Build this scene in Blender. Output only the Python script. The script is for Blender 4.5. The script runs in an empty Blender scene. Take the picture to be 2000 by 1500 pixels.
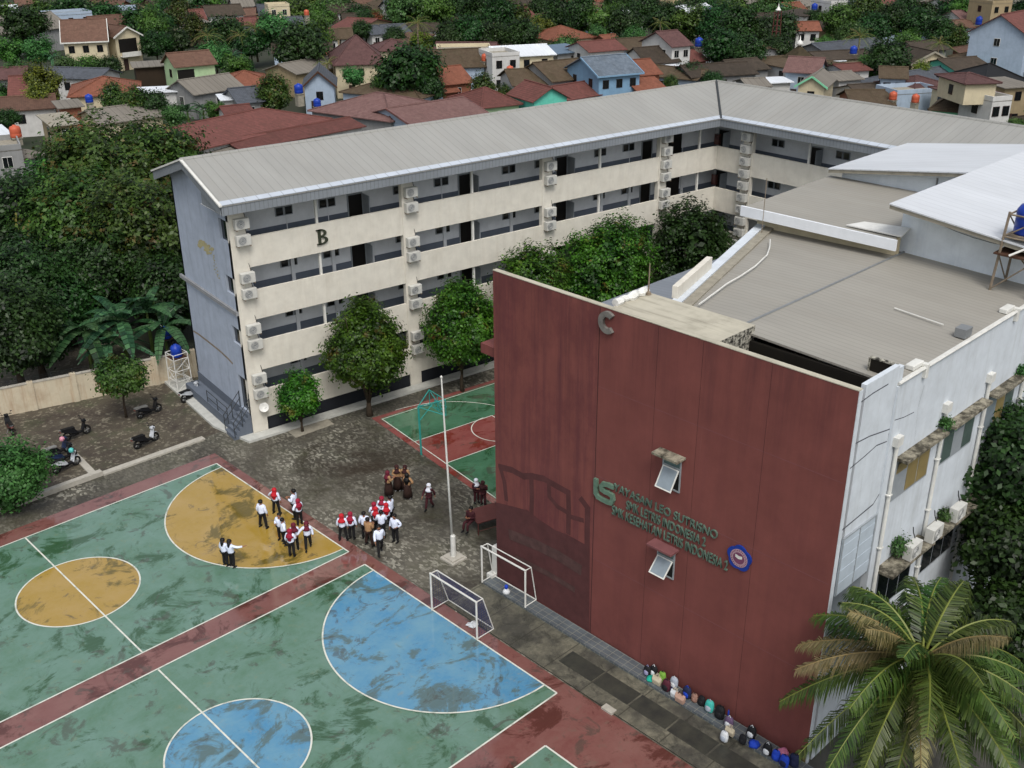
import bpy, math, random
import numpy as np
from mathutils import Vector, Matrix
R = math.radians
SC = bpy.context.scene
COL = SC.collection

# ---------------------------------------------------------------- camera, sky, sun, exposure
F_PX, PITCH, ROLL, YAW, CAM_H = 2071.86, R(24.847), R(-0.372), R(36.844), 29.684
fw = Vector((math.sin(YAW)*math.cos(PITCH), math.cos(YAW)*math.cos(PITCH), -math.sin(PITCH)))
_r = Vector((math.cos(YAW), -math.sin(YAW), 0)); _u = _r.cross(fw)
rt = _r*math.cos(ROLL) + _u*math.sin(ROLL); up = _u*math.cos(ROLL) - _r*math.sin(ROLL)
cd = bpy.data.cameras.new('camera'); cam = bpy.data.objects.new('camera', cd); COL.objects.link(cam)
cd.sensor_fit = 'HORIZONTAL'; cd.sensor_width = 36; cd.lens = F_PX/2000*36; cd.clip_end = 4000; cd.clip_start = 0.5
M = Matrix((rt, up, -fw)).transposed().to_4x4(); M.translation = (0, 0, CAM_H); cam.matrix_world = M
SC.camera = cam

SUN_EL, SUN_AZ = R(56), R(205)          # azimuth measured from +y towards +x
w = bpy.data.worlds.new('World'); SC.world = w; w.use_nodes = True
nt = w.node_tree; bg = nt.nodes['Background']
sky = nt.nodes.new('ShaderNodeTexSky'); sky.sky_type = 'NISHITA'; sky.sun_disc = False
sky.sun_elevation = SUN_EL; sky.sun_rotation = SUN_AZ; sky.dust_density = 4; sky.air_density = 1.3
hs = nt.nodes.new('ShaderNodeHueSaturation'); hs.inputs['Saturation'].default_value = 0.42
nt.links.new(sky.outputs[0], hs.inputs['Color']); nt.links.new(hs.outputs[0], bg.inputs[0]); bg.inputs[1].default_value = 0.12
sl = bpy.data.lights.new('sun', 'SUN'); sl.energy = 1.25; sl.angle = R(22); sl.color = (1, .96, .9)
so = bpy.data.objects.new('sun', sl); COL.objects.link(so)
sd = Vector((math.sin(SUN_AZ)*math.cos(SUN_EL), math.cos(SUN_AZ)*math.cos(SUN_EL), math.sin(SUN_EL)))
so.rotation_euler = sd.to_track_quat('Z', 'Y').to_euler(); so.location = sd*100
SC.view_settings.view_transform = 'Standard'; SC.view_settings.look = 'None'
SC.view_settings.exposure = 0.38; SC.view_settings.gamma = 1
SC.render.engine = 'CYCLES'; SC.cycles.max_bounces = 6; SC.cycles.diffuse_bounces = 3; SC.cycles.glossy_bounces = 3
SC.cycles.transmission_bounces = 4; SC.cycles.transparent_max_bounces = 6; SC.cycles.use_denoising = True

# ---------------------------------------------------------------- where a point of the site lies
def ray(u, v): return fw + rt*((u-1000)/F_PX) - up*((v-750)/F_PX)
def at(u, v, z=0.0):
    d = ray(u, v); return Vector((0, 0, CAM_H)) + d*((z-CAM_H)/d.z)
def depth(p): return (Vector(p)-Vector((0, 0, CAM_H))).dot(fw)
TC = R(7.33)                             # the red hall and the courts are turned by this
def c2w(x, y, z=0.0): return Vector((x*math.cos(TC)-y*math.sin(TC), x*math.sin(TC)+y*math.cos(TC), z))
def w2c(p): return Vector((p[0]*math.cos(TC)+p[1]*math.sin(TC), -p[0]*math.sin(TC)+p[1]*math.cos(TC), p[2] if len(p) > 2 else 0))
def atc(u, v, z=0.0): return w2c(at(u, v, z))
def atcx(u, v, x):                        # on the plane x = const of the hall
    d = ray(u, v); n = Vector((math.cos(TC), math.sin(TC), 0)); return w2c(Vector((0, 0, CAM_H)) + d*(x/d.dot(n)))

# ---------------------------------------------------------------- materials
MT = {}
def srgb(h):
    if isinstance(h, str):
        h = [int(h[i:i+2], 16)/255 for i in (0, 2, 4)]
        return tuple((c/12.92 if c <= .04045 else ((c+.055)/1.055)**2.4) for c in h)
    return h
def newmat(name):
    m = bpy.data.materials.new(name); m.use_nodes = True; MT[name] = m
    return m, m.node_tree, m.node_tree.nodes['Principled BSDF']
def N(nt, kind, **kw):
    n = nt.nodes.new(kind)
    for k, v in kw.items():
        if k in n.inputs: n.inputs[k].default_value = v
        else: setattr(n, k, v)
    return n
def mix(nt, fac, a, b, mode='MIX'):
    n = nt.nodes.new('ShaderNodeMix'); n.data_type = 'RGBA'; n.blend_type = mode; n.clamp_factor = True
    for sock, v in ((n.inputs[0], fac), (n.inputs[6], a), (n.inputs[7], b)):
        if hasattr(v, 'is_linked'): nt.links.new(v, sock)
        elif isinstance(v, (int, float)): sock.default_value = v
        else: sock.default_value = (*v, 1)[:4]
    return n.outputs[2]
def math_(nt, op, a, b=0.0, clamp=False):
    n = nt.nodes.new('ShaderNodeMath'); n.operation = op; n.use_clamp = clamp
    for i, v in enumerate((a, b)):
        if hasattr(v, 'is_linked'): nt.links.new(v, n.inputs[i])
        else: n.inputs[i].default_value = v
    return n.outputs[0]
def coords(nt, kind='UV', scale=(1, 1, 1), loc=(0, 0, 0)):
    t = nt.nodes.new('ShaderNodeTexCoord'); mp = nt.nodes.new('ShaderNodeMapping')
    mp.inputs['Scale'].default_value = scale; mp.inputs['Location'].default_value = loc
    nt.links.new(t.outputs[kind], mp.inputs[0]); return mp.outputs[0]
def noise(nt, vec, scale, detail=4, rough=.6, lo=.35, hi=.65, dist=0.0):
    n = N(nt, 'ShaderNodeTexNoise', Scale=scale, Detail=detail, Roughness=rough, Distortion=dist); nt.links.new(vec, n.inputs['Vector'])
    r = nt.nodes.new('ShaderNodeMapRange'); r.inputs[1].default_value = lo; r.inputs[2].default_value = hi
    nt.links.new(n.outputs[0], r.inputs[0]); return r.outputs[0]
def lines(nt, vec, axis, period, width):
    s = nt.nodes.new('ShaderNodeSeparateXYZ'); nt.links.new(vec, s.inputs[0])
    f = math_(nt, 'FRACT', math_(nt, 'DIVIDE', s.outputs[axis], period))
    return math_(nt, 'LESS_THAN', f, width/period)
def bump(nt, bsdf, h, dist=.02, strength=.5):
    b = nt.nodes.new('ShaderNodeBump'); b.inputs['Distance'].default_value = dist; b.inputs['Strength'].default_value = strength
    nt.links.new(h, b.inputs['Height']); nt.links.new(b.outputs[0], bsdf.inputs['Normal'])
def setc(nt, bsdf, c): nt.links.new(c, bsdf.inputs['Base Color'])

def plain(name, col, rough=.7, var=.12, scale=2.0, metal=0.0, spec=.3):
    m, nt, b = newmat(name); c = srgb(col)
    v = noise(nt, coords(nt, 'Object'), scale, 5, .65, .3, .7)
    setc(nt, b, mix(nt, v, tuple(x*(1-var) for x in c), tuple(min(1, x*(1+var)) for x in c)))
    b.inputs['Roughness'].default_value = rough; b.inputs['Metallic'].default_value = metal; b.inputs['Specular IOR Level'].default_value = spec
    return m
def wallmat(name, col, dirt='5a5348', amt=.35, rough=.85, streak=1.0):
    m, nt, b = newmat(name); c = srgb(col); d = srgb(dirt)
    v = noise(nt, coords(nt, 'Object'), 1.3, 6, .65, .3, .7)
    base = mix(nt, v, tuple(x*.9 for x in c), tuple(min(1, x*1.07) for x in c))
    st = noise(nt, coords(nt, 'UV', (2.2, .16, 1)), 1.0*streak, 5, .7, .5, .85)
    bl = noise(nt, coords(nt, 'UV', (.5, .5, 1), (3, 1, 0)), 1.2, 6, .7, .5, .8)
    base = mix(nt, math_(nt, 'MULTIPLY', st, amt), base, d); base = mix(nt, math_(nt, 'MULTIPLY', bl, amt*.6), base, d)
    setc(nt, b, base); b.inputs['Roughness'].default_value = rough; b.inputs['Specular IOR Level'].default_value = .25
    return m
def sheetroof(name, col, period, lw, dark=.6, dirt='6b6254', amt=.3, rough=.55, cross=0):
    m, nt, b = newmat(name); c = srgb(col); uv = coords(nt, 'UV')
    v = noise(nt, coords(nt, 'UV', (.35, .12, 1)), 1.0, 6, .65, .3, .7)
    base = mix(nt, v, tuple(x*.88 for x in c), tuple(min(1, x*1.08) for x in c))
    dd = noise(nt, coords(nt, 'UV', (1.6, .10, 1), (5, 2, 0)), 1.0, 6, .7, .48, .85)
    base = mix(nt, math_(nt, 'MULTIPLY', dd, amt), base, srgb(dirt))
    l = lines(nt, uv, 0, period, lw)
    base = mix(nt, math_(nt, 'MULTIPLY', l, 1-dark), base, tuple(x*.25 for x in c))
    if cross:
        l2 = lines(nt, uv, 1, cross, .06); base = mix(nt, math_(nt, 'MULTIPLY', l2, .35), base, tuple(x*.3 for x in c))
    setc(nt, b, base); b.inputs['Roughness'].default_value = rough; b.inputs['Specular IOR Level'].default_value = .3
    bump(nt, b, l, .03, .35)
    return m
def tileroof(name, col, col2, moss=.25, mossc='2b2a1d'):
    m, nt, b = newmat(name); a = srgb(col); c = srgb(col2); uv = coords(nt, 'UV')
    oi = nt.nodes.new('ShaderNodeObjectInfo')
    v = noise(nt, coords(nt, 'UV', (1, 1, 1)), 1.1, 6, .75, .3, .7)
    base = mix(nt, v, a, c)
    tl = nt.nodes.new('ShaderNodeTexVoronoi'); tl.inputs['Scale'].default_value = 3.2; nt.links.new(uv, tl.inputs['Vector'])
    g = nt.nodes.new('ShaderNodeSeparateColor'); nt.links.new(tl.outputs['Color'], g.inputs[0])
    base = mix(nt, math_(nt, 'MULTIPLY', g.outputs[0], .35), base, tuple(x*.5 for x in a))
    ms = noise(nt, coords(nt, 'UV', (.5, .25, 1), (2, 7, 0)), 1.0, 7, .72, .5, .75)
    base = mix(nt, math_(nt, 'MULTIPLY', ms, moss), base, srgb(mossc))
    l = lines(nt, uv, 1, .36, .09); base = mix(nt, math_(nt, 'MULTIPLY', l, .38), base, tuple(x*.3 for x in a))
    l2 = lines(nt, uv, 0, .26, .05); base = mix(nt, math_(nt, 'MULTIPLY', l2, .2), base, tuple(x*.35 for x in a))
    hv = nt.nodes.new('ShaderNodeHueSaturation'); nt.links.new(base, hv.inputs['Color'])
    nt.links.new(math_(nt, 'ADD', math_(nt, 'MULTIPLY', oi.outputs['Random'], .3), .85), hv.inputs['Value'])
    setc(nt, b, hv.outputs[0]); b.inputs['Roughness'].default_value = .8; b.inputs['Specular IOR Level'].default_value = .2
    bump(nt, b, l, .03, .4)
    return m
def leafmat(name, cols, rough=.45, accent=None, acc=.0):
    m, nt, b = newmat(name); cs = [srgb(c) for c in cols]
    g = nt.nodes.new('ShaderNodeNewGeometry'); oi = nt.nodes.new('ShaderNodeObjectInfo')
    rp = nt.nodes.new('ShaderNodeValToRGB'); nt.links.new(g.outputs['Random Per Island'], rp.inputs[0])
    el = rp.color_ramp.elements; el[0].color = (*cs[0], 1); el[1].color = (*cs[-1], 1); el[0].position = .1; el[1].position = .95
    for i, c in enumerate(cs[1:-1]): e = el.new((i+1)/(len(cs)-1)); e.color = (*c, 1)
    base = rp.outputs[0]
    n1 = noise(nt, coords(nt, 'Object'), .38, 4, .6, .42, .66)
    base = mix(nt, math_(nt, 'MULTIPLY', n1, .85), base, cs[-1])
    if accent:
        n2 = noise(nt, coords(nt, 'Object', (1, 1, 1), (7, 3, 5)), .9, 2, .5, .60, .70)
        base = mix(nt, math_(nt, 'MULTIPLY', n2, acc), base, srgb(accent))
    hv = nt.nodes.new('ShaderNodeHueSaturation'); nt.links.new(base, hv.inputs['Color'])
    nt.links.new(math_(nt, 'ADD', math_(nt, 'MULTIPLY', oi.outputs['Random'], .5), .75), hv.inputs['Value'])
    nt.links.new(math_(nt, 'ADD', math_(nt, 'MULTIPLY', oi.outputs['Random'], .05), .475), hv.inputs['Hue'])
    setc(nt, b, hv.outputs[0]); b.inputs['Roughness'].default_value = rough; b.inputs['Specular IOR Level'].default_value = .3
    tr = nt.nodes.new('ShaderNodeBsdfTranslucent'); nt.links.new(hv.outputs[0], tr.inputs[0])
    mx = nt.nodes.new('ShaderNodeMixShader'); mx.inputs[0].default_value = .22
    out = nt.nodes['Material Output']; nt.links.new(b.outputs[0], mx.inputs[1]); nt.links.new(tr.outputs[0], mx.inputs[2]); nt.links.new(mx.outputs[0], out.inputs[0])
    return m
def courtmat(name, col, wetcol, light, wet=.5, wear=None):
    # painted acrylic, damp all over, with darker soaked patches and chalky worn areas; coordinates are metres on the ground
    m, nt, b = newmat(name); c = srgb(col); co = coords(nt, 'UV', (1, 1, 1))
    a = noise(nt, co, .55, 8, .68, .35, .68, .3)
    base = mix(nt, a, c, srgb(light))
    f = noise(nt, co, 3.5, 6, .75, .45, .75); base = mix(nt, math_(nt, 'MULTIPLY', f, .45), base, srgb(light))
    if wear:
        wv = noise(nt, coords(nt, 'UV', (1, 1, 1), (11, 4, 0)), 1.6, 8, .78, .56, .68); base = mix(nt, math_(nt, 'MULTIPLY', wv, .5), base, srgb(wear))
    pt = noise(nt, coords(nt, 'UV', (.75, .95, 1), (3, 17, 0)), .5, 9, .72, .595-wet*.12, .655-wet*.12, .6)
    base = mix(nt, math_(nt, 'MULTIPLY', pt, .85), base, srgb(wetcol))
    pt2 = noise(nt, coords(nt, 'UV', (.8, .8, 1), (31, 8, 0)), .95, 8, .68, .575, .63, .9)
    base = mix(nt, math_(nt, 'MULTIPLY', pt2, .62), base, srgb('45433c'))
    gm = noise(nt, coords(nt, 'UV', (1.2, .6, 1), (51, 28, 0)), .8, 9, .75, .6, .7, 1.2); base = mix(nt, math_(nt, 'MULTIPLY', gm, .55), base, srgb(wetcol))
    sc = noise(nt, coords(nt, 'UV', (.5, 5, 1), (1, 8, 0)), 1.6, 6, .75, .5, .8); base = mix(nt, math_(nt, 'MULTIPLY', sc, .28), base, srgb(light))
    setc(nt, b, base)
    rr = nt.nodes.new('ShaderNodeMapRange'); rr.inputs[3].default_value = .06; rr.inputs[4].default_value = .02; nt.links.new(pt, rr.inputs[0])
    rg = math_(nt, 'ADD', rr.outputs[0], math_(nt, 'MULTIPLY', f, .05))
    nt.links.new(rg, b.inputs['Roughness']); b.inputs['Specular IOR Level'].default_value = .85
    return m
# ---------------------------------------------------------------- mesh builder and tagging
class MB:
    def __init__(s): s.v = []; s.f = []; s.mi = []; s.T = None
    def add(s, vs, fs, mi=0):
        o = len(s.v)
        if s.T is not None: vs = [tuple(s.T @ Vector(p)) for p in vs]
        s.v += [tuple(p) for p in vs]; s.f += [tuple(i+o for i in f) for f in fs]; s.mi += [mi]*len(fs); return s
    def quad(s, *p, mi=0): return s.add(p, [tuple(range(len(p)))], mi)
    def box(s, x0, x1, y0, y1, z0, z1, mi=0):
        v = [(x0,y0,z0),(x1,y0,z0),(x1,y1,z0),(x0,y1,z0),(x0,y0,z1),(x1,y0,z1),(x1,y1,z1),(x0,y1,z1)]
        return s.add(v, [(0,3,2,1),(4,5,6,7),(0,1,5,4),(1,2,6,5),(2,3,7,6),(3,0,4,7)], mi)
    def cbox(s, c, d, mi=0): return s.box(c[0]-d[0]/2, c[0]+d[0]/2, c[1]-d[1]/2, c[1]+d[1]/2, c[2]-d[2]/2, c[2]+d[2]/2, mi)
    def prism(s, poly, z0, z1, mi=0):     # poly counter-clockwise in xy
        n = len(poly); v = [(x,y,z0) for x,y in poly]+[(x,y,z1) for x,y in poly]
        return s.add(v, [tuple(range(n-1,-1,-1)), tuple(range(n,2*n))]+[(i,(i+1)%n,n+(i+1)%n,n+i) for i in range(n)], mi)
    def slab(s, poly, t, mi=0, side=None):  # 3-D polygon thickened downwards
        n = len(poly); v = [tuple(p) for p in poly]+[(p[0],p[1],p[2]-t) for p in poly]
        s.add(v, [tuple(range(n)), tuple(range(2*n-1,n-1,-1))], mi)
        return s.add(v, [(i,n+i,n+(i+1)%n,(i+1)%n) for i in range(n)], mi if side is None else side)
    def tube(s, pts, rad, n=6, mi=0, cap=True):
        pts = [Vector(p) for p in pts]; k = len(pts); rs = rad if isinstance(rad, (list, tuple)) else [rad]*k
        v = []; pr = None
        for i, p in enumerate(pts):
            d = (pts[min(i+1,k-1)]-pts[max(i-1,0)]).normalized()
            a = Vector((0,0,1)) if abs(d.z) < .9 else Vector((1,0,0))
            if pr is None: x = d.cross(a).normalized()
            else: x = (pr-d*pr.dot(d)).normalized()
            pr = x; y = d.cross(x)
            for j in range(n):
                t = 2*math.pi*j/n; v.append(p+x*(math.cos(t)*rs[i])+y*(math.sin(t)*rs[i]))
        f = [(i*n+j, i*n+(j+1)%n, (i+1)*n+(j+1)%n, (i+1)*n+j) for i in range(k-1) for j in range(n)]
        if cap: f += [tuple(range(n-1,-1,-1)), tuple(range((k-1)*n, k*n))]
        return s.add(v, f, mi)
    def lathe(s, prof, c=(0,0,0), n=14, mi=0, sx=1, sy=1):   # prof: (r, z)
        v = []; k = len(prof)
        for r, z in prof:
            for j in range(n):
                t = 2*math.pi*j/n; v.append((c[0]+r*sx*math.cos(t), c[1]+r*sy*math.sin(t), c[2]+z))
        f = [(i*n+j, i*n+(j+1)%n, (i+1)*n+(j+1)%n, (i+1)*n+j) for i in range(k-1) for j in range(n)]
        f += [tuple(range(n-1,-1,-1)), tuple(range((k-1)*n, k*n))]
        return s.add(v, f, mi)
    def mesh(s, name, mats, smooth=False):
        me = bpy.data.meshes.new(name); me.from_pydata(s.v, [], s.f)
        for m in mats: me.materials.append(MT[m] if isinstance(m, str) else m)
        me.polygons.foreach_set('material_index', s.mi)
        if smooth: me.polygons.foreach_set('use_smooth', [True]*len(s.f))
        me.update()
        uvl = me.uv_layers.new(name='UVMap'); data = np.zeros(len(me.loops)*2, dtype=np.float32)
        for p in me.polygons:
            n = p.normal
            if abs(n.z) > .999: t = Vector((1,0,0)); b = Vector((0,1,0))
            else: t = Vector((-n.y, n.x, 0)).normalized(); b = n.cross(t)
            for li in p.loop_indices:
                co = me.vertices[me.loops[li].vertex_index].co
                data[2*li] = co.dot(t); data[2*li+1] = co.dot(b)
        uvl.data.foreach_set('uv', data)
        return me
    def build(s, name, mats, parent=None, bevel=0, smooth=False, loc=None, rz=0):
        if not isinstance(mats, (list, tuple)): mats = [mats]
        o = bpy.data.objects.new(name, s.mesh(name, mats, smooth)); COL.objects.link(o)
        if parent: o.parent = parent
        if loc is not None: o.location = loc; o.rotation_euler.z = rz
        if bevel:
            b = o.modifiers.new('bevel', 'BEVEL'); b.width = bevel; b.segments = 2; b.limit_method = 'ANGLE'
        return o
def tag(o, label=None, cat=None, group=None, kind=None):
    for k, v in (('label', label), ('category', cat), ('group', group), ('kind', kind)):
        if v: o[k] = v
    return o
def thing(name, label, cat, loc=(0,0,0), rz=0, group=None):
    o = bpy.data.objects.new(name, None); COL.objects.link(o); o.empty_display_size = .3
    o.location = loc; o.rotation_euler = (0,0,rz); return tag(o, label, cat, group)
def dup(root, loc, rz=0, label=None, scale=None, group=None):
    def rec(o, par):
        c = o.copy(); COL.objects.link(c); c.parent = par
        for ch in o.children: rec(ch, c)
        return c
    c = rec(root, None); c.location = loc; c.rotation_euler = (0,0,rz)
    if label: c['label'] = label
    if group: c['group'] = group
    if scale: c.scale = scale if isinstance(scale, (tuple, list)) else (scale,)*3
    return c
def obj(name, me, parent=None, loc=None):
    o = bpy.data.objects.new(name, me); COL.objects.link(o)
    if parent: o.parent = parent
    if loc is not None: o.location = loc
    return o

# ---------------------------------------------------------------- palette
plain('black', '151515', .5); plain('rubber', '1a1a1a', .75); plain('white_metal', 'd4d4d0', .45); plain('white_paint', 'cfcfca', .6)
plain('grey_metal', '85888a', .45, metal=.3); plain('dark_metal', '33373a', .5); plain('rust_metal', '7d7162', .8, .35, 4)
plain('chrome', 'b4b6b8', .25, metal=.8); plain('teal_metal', '2b8c86', .5); plain('brown_metal', '5b3330', .5)
plain('glass_dark', '14181b', .12, spec=.6); plain('glass_pale', '7f8a92', .08, spec=.8); plain('glass_green', '51605c', .15, spec=.6); plain('pane_tan', '8a7a52', .3, spec=.5)
plain('door_and_shade_dark', '14110f', .5); plain('door_brown', '3a2a26', .6); plain('frame_grey', '8f959a', .5)  # the near-black tone also stands in for shade inside openings
plain('bark', '3d342a', .95, .3, 6); plain('bark_pale', '6a5f50', .95, .3, 5); plain('stem_green', '4a5a2a', .8, .3)
plain('tank_blue', '1b3a9a', .35, .15); plain('tank_orange', 'b4583f', .45); plain('concrete', '8f8a7d', .9, .2, 3); plain('concrete_pale', 'a8a49a', .9, .15, 3); plain('ledge_grey', '85878a', .85, .2, 3); plain('ac_white', 'bfbfba', .5, .08, 4); plain('bright_white', 'dfe3e8', .6, .05); plain('kerb_white', 'b4b5b0', .85, .12, 3)
plain('wood_dark', '4a3327', .8)
wallmat('cream', 'd4d0c5', '8c7c62', .22); wallmat('b_gable', 'a3adbd', '62676f', .4); wallmat('b_wall', 'dde0e3', '7c8288', .12)
wallmat('b_slate', '626a76', '33383f', .2); wallmat('b_base', '23262c', '17181a', .3); wallmat('ceil', 'b4b7b9', '66686a', .2)
wallmat('white_wall', 'c8cfd6', '7a7a70', .34); wallmat('hall_white', 'dfe7ee', '93a6bd', .3); wallmat('panel_white', 'aeb9c3', '7f8a92', .2)
wallmat('old_concrete', '8c8470', '2b281f', 1.0, streak=.6); wallmat('slab_top', 'b4af9f', '4f4a3c', .75); wallmat('yard_wall', 'c0b6a0', '8a5a34', .75, streak=1.3)
wallmat('w_cream', 'c6bb9f', '77694c', .3); wallmat('w_white', 'c4c4c2', '7d7a72', .35); wallmat('w_green', 'a9c49a', '6f7d60', .25)
wallmat('w_blue', 'a0b0c2', '6b7684', .35); wallmat('w_sky', '7698b4', '4a5a68', .3); wallmat('w_turq', '62c0ac', '57877c', .25); wallmat('w_grey', '8b8c8c', '4f4d48', .45)
wallmat('w_brick', '8a5a46', '4a332a', .5); wallmat('w_mint', '7fc7a0', '5a8a70', .25); wallmat('w_tan', '9c8d70', '5a523f', .4); wallmat('w_dark', '33291f', '1d1814', .5)
sheetroof('b_roof', '969692', .55, .05, .76, '7d766a', .25, .5); sheetroof('hall_roof', '95928a', .30, .05, .82, '75695a', .22, .6)
sheetroof('white_roof', 'c6cacf', .5, .05, .82, '98a0a8', .18, .5); sheetroof('trim_white', 'b6bec8', .75, .06, .6, '8a8f94', .15, .5)
sheetroof('fascia', '80868c', .26, .03, .5, '5d6064', .3, .6); sheetroof('grey_sheet', '7c828a', .4, .05, .75, '5c6066', .3, .5)
sheetroof('asbestos', '77726a', .9, .12, .6, '3f3b34', .5, .9); sheetroof('bright_roof', 'd5dae0', .6, .05, .8, 'a0a4a8', .15, .5); sheetroof('blue_sheet', '5f7285', .5, .06, .6, '4a4e52', .4, .7)
tileroof('t_red', '63403b', '784c46', .35); tileroof('t_orange', '764a3a', '8a5846', .4); tileroof('t_maroon', '533b3a', '664b49', .25)
tileroof('t_mauve', '6a4f4c', '7d625e', .25); tileroof('t_dark', '3c352e', '544a40', .6); tileroof('t_slate', '474b52', '5b6068', .4); tileroof('t_mossy', '4f4033', '5f5544', .8, '33301c'); tileroof('t_brown', '5f463c', '745a4c', .35)
tileroof('t_bluegrey', '5f6b78', '7d8894', .5)
leafmat('leaf_rain', ['16240b', '22370f', '324c1a', '485c22'], accent='6a4a28', acc=.6)
leafmat('leaf_round', ['122b0b', '1d430f', '2d5a16', '4b7a20'], accent='7d5a2c', acc=.5)
leafmat('leaf_dark', ['0f1f0d', '182e12', '224019', '315222'])
leafmat('leaf_mid', ['1a3010', '284818', '3a5f22', '557a30'])
leafmat('leaf_yellow', ['2c3c10', '3f5214', '566a1c', '74842c'])
leafmat('leaf_bush', ['1c3618', '294c22', '38602d', '4b753a'])
leafmat('leaf_banana', ['10281a', '1a3a24', '284e30', '4a7048'], .35)
leafmat('leaf_palm', ['1a2c10', '274018', '385220', '55682e'], .4); leafmat('leaf_palm_dry', ['4a4a28', '66603a', '7a7048', '857a58'], .6)
leafmat('leaf_orange', ['4a3a18', '6a4a22', '8a5a30', '9a6a3a'])
plain('rachis', '6c7434', .5); plain('rachis_dry', '7a6a44', .7)
# ---------------------------------------------------------------- ground
def groundmat():
    m, nt, b = newmat('terrain'); co = coords(nt, 'UV')
    a = noise(nt, co, .05, 8, .7, .35, .65); f = noise(nt, co, .8, 6, .75, .35, .7)
    base = mix(nt, a, srgb('1f2b14'), srgb('35352a')); base = mix(nt, math_(nt, 'MULTIPLY', f, .6), base, srgb('1e2613'))
    setc(nt, b, base); b.inputs['Roughness'].default_value = .95
def pavingmat():
    m, nt, b = newmat('paving'); co = coords(nt, 'UV')
    br = nt.nodes.new('ShaderNodeTexVoronoi'); br.inputs['Scale'].default_value = 9; nt.links.new(coords(nt, 'UV', (1, .6, 1)), br.inputs['Vector'])
    sc = nt.nodes.new('ShaderNodeSeparateColor'); nt.links.new(br.outputs['Color'], sc.inputs[0])
    dry = noise(nt, coords(nt, 'UV', (1, 1, 1), (9, 5, 0)), .16, 7, .6, .42, .62, .5)
    pale = nt.nodes.new('ShaderNodeMapRange'); pale.inputs[1].default_value = .62; pale.inputs[2].default_value = .82; nt.links.new(sc.outputs[0], pale.inputs[0]); pale = pale.outputs[0]
    sm = noise(nt, co, 9, 4, .7, .3, .7); big = noise(nt, coords(nt, 'UV', (1, 1, 1), (13, 3, 0)), .09, 4, .6, .45, .62)
    stone = mix(nt, sc.outputs[1], srgb('3a3933'), srgb('55524a')); stone = mix(nt, math_(nt, 'MULTIPLY', big, .5), stone, srgb('6e6a5e'))
    base = mix(nt, math_(nt, 'MULTIPLY', pale, math_(nt, 'ADD', math_(nt, 'MULTIPLY', dry, .75), .12)), stone, srgb('9e9b8e'))
    wet = noise(nt, coords(nt, 'UV', (1, 1, 1), (2, 7, 0)), .19, 7, .62, .45, .6, .6)
    base = mix(nt, math_(nt, 'MULTIPLY', wet, .72), base, srgb('35302a'))
    moss = noise(nt, coords(nt, 'UV', (1, 1, 1), (21, 3, 0)), .5, 8, .75, .5, .75)
    base = mix(nt, math_(nt, 'MULTIPLY', moss, .5), base, srgb('3d4026'))
    brn = noise(nt, coords(nt, 'UV', (1, 1, 1), (41, 13, 0)), .13, 5, .6, .58, .68)
    base = mix(nt, math_(nt, 'MULTIPLY', brn, .5), base, srgb('302620'))
    setc(nt, b, base); b.inputs['Specular IOR Level'].default_value = .35
    rr = nt.nodes.new('ShaderNodeMapRange'); rr.inputs[3].default_value = .75; rr.inputs[4].default_value = .3; nt.links.new(wet, rr.inputs[0]); nt.links.new(rr.outputs[0], b.inputs['Roughness'])
    bump(nt, b, br.outputs['Distance'], .03, .5)
def soilmat():
    m, nt, b = newmat('soil'); co = coords(nt, 'UV')
    a = noise(nt, co, .22, 8, .65, .38, .62, .5); f = noise(nt, co, 1.4, 7, .75, .4, .65); g = noise(nt, coords(nt, 'UV', (1, 1, 1), (5, 9, 0)), .35, 7, .7, .52, .66)
    base = mix(nt, a, srgb('352c27'), srgb('504a3e')); base = mix(nt, math_(nt, 'MULTIPLY', f, .3), base, srgb('6c6654')); base = mix(nt, math_(nt, 'MULTIPLY', g, .75), base, srgb('39422a'))
    sp = N(nt, 'ShaderNodeTexVoronoi', Scale=6.5); nt.links.new(co, sp.inputs['Vector']); ss = nt.nodes.new('ShaderNodeSeparateColor'); nt.links.new(sp.outputs['Color'], ss.inputs[0])
    base = mix(nt, math_(nt, 'MULTIPLY', math_(nt, 'GREATER_THAN', ss.outputs[0], .8), math_(nt, 'MULTIPLY', f, .6)), base, srgb('9c9684'))
    setc(nt, b, base); b.inputs['Roughness'].default_value = .7; bump(nt, b, f, .05, .5)
def walkmat():
    m, nt, b = newmat('walkway'); co = coords(nt, 'UV')
    a = noise(nt, co, .5, 8, .7, .4, .62); f = noise(nt, co, 3, 7, .75, .4, .65)
    base = mix(nt, a, srgb('45443e'), srgb('7b7868')); base = mix(nt, math_(nt, 'MULTIPLY', f, .6), base, srgb('3a3a32'))
    ms = noise(nt, coords(nt, 'UV', (1,1,1), (8,3,0)), 1.1, 9, .8, .5, .62, .6); base = mix(nt, math_(nt, 'MULTIPLY', ms, .75), base, srgb('2f2f28')); bump(nt, b, ms, .02, .5)
    l = lines(nt, co, 1, 2.05, .05); base = mix(nt, math_(nt, 'MULTIPLY', l, .7), base, srgb('2b2a24'))
    setc(nt, b, base); b.inputs['Roughness'].default_value = .55
def tilemat():
    m, nt, b = newmat('grey_tiles'); co = coords(nt, 'UV')
    a = noise(nt, co, 1.2, 6, .7, .35, .65); base = mix(nt, a, srgb('4a5056'), srgb('5f666a'))
    l = math_(nt, 'MAXIMUM', lines(nt, co, 0, .27, .022), lines(nt, co, 1, .42, .022)); base = mix(nt, math_(nt, 'MULTIPLY', l, .6), base, srgb('97978a'))
    setc(nt, b, base); b.inputs['Roughness'].default_value = .4
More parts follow.
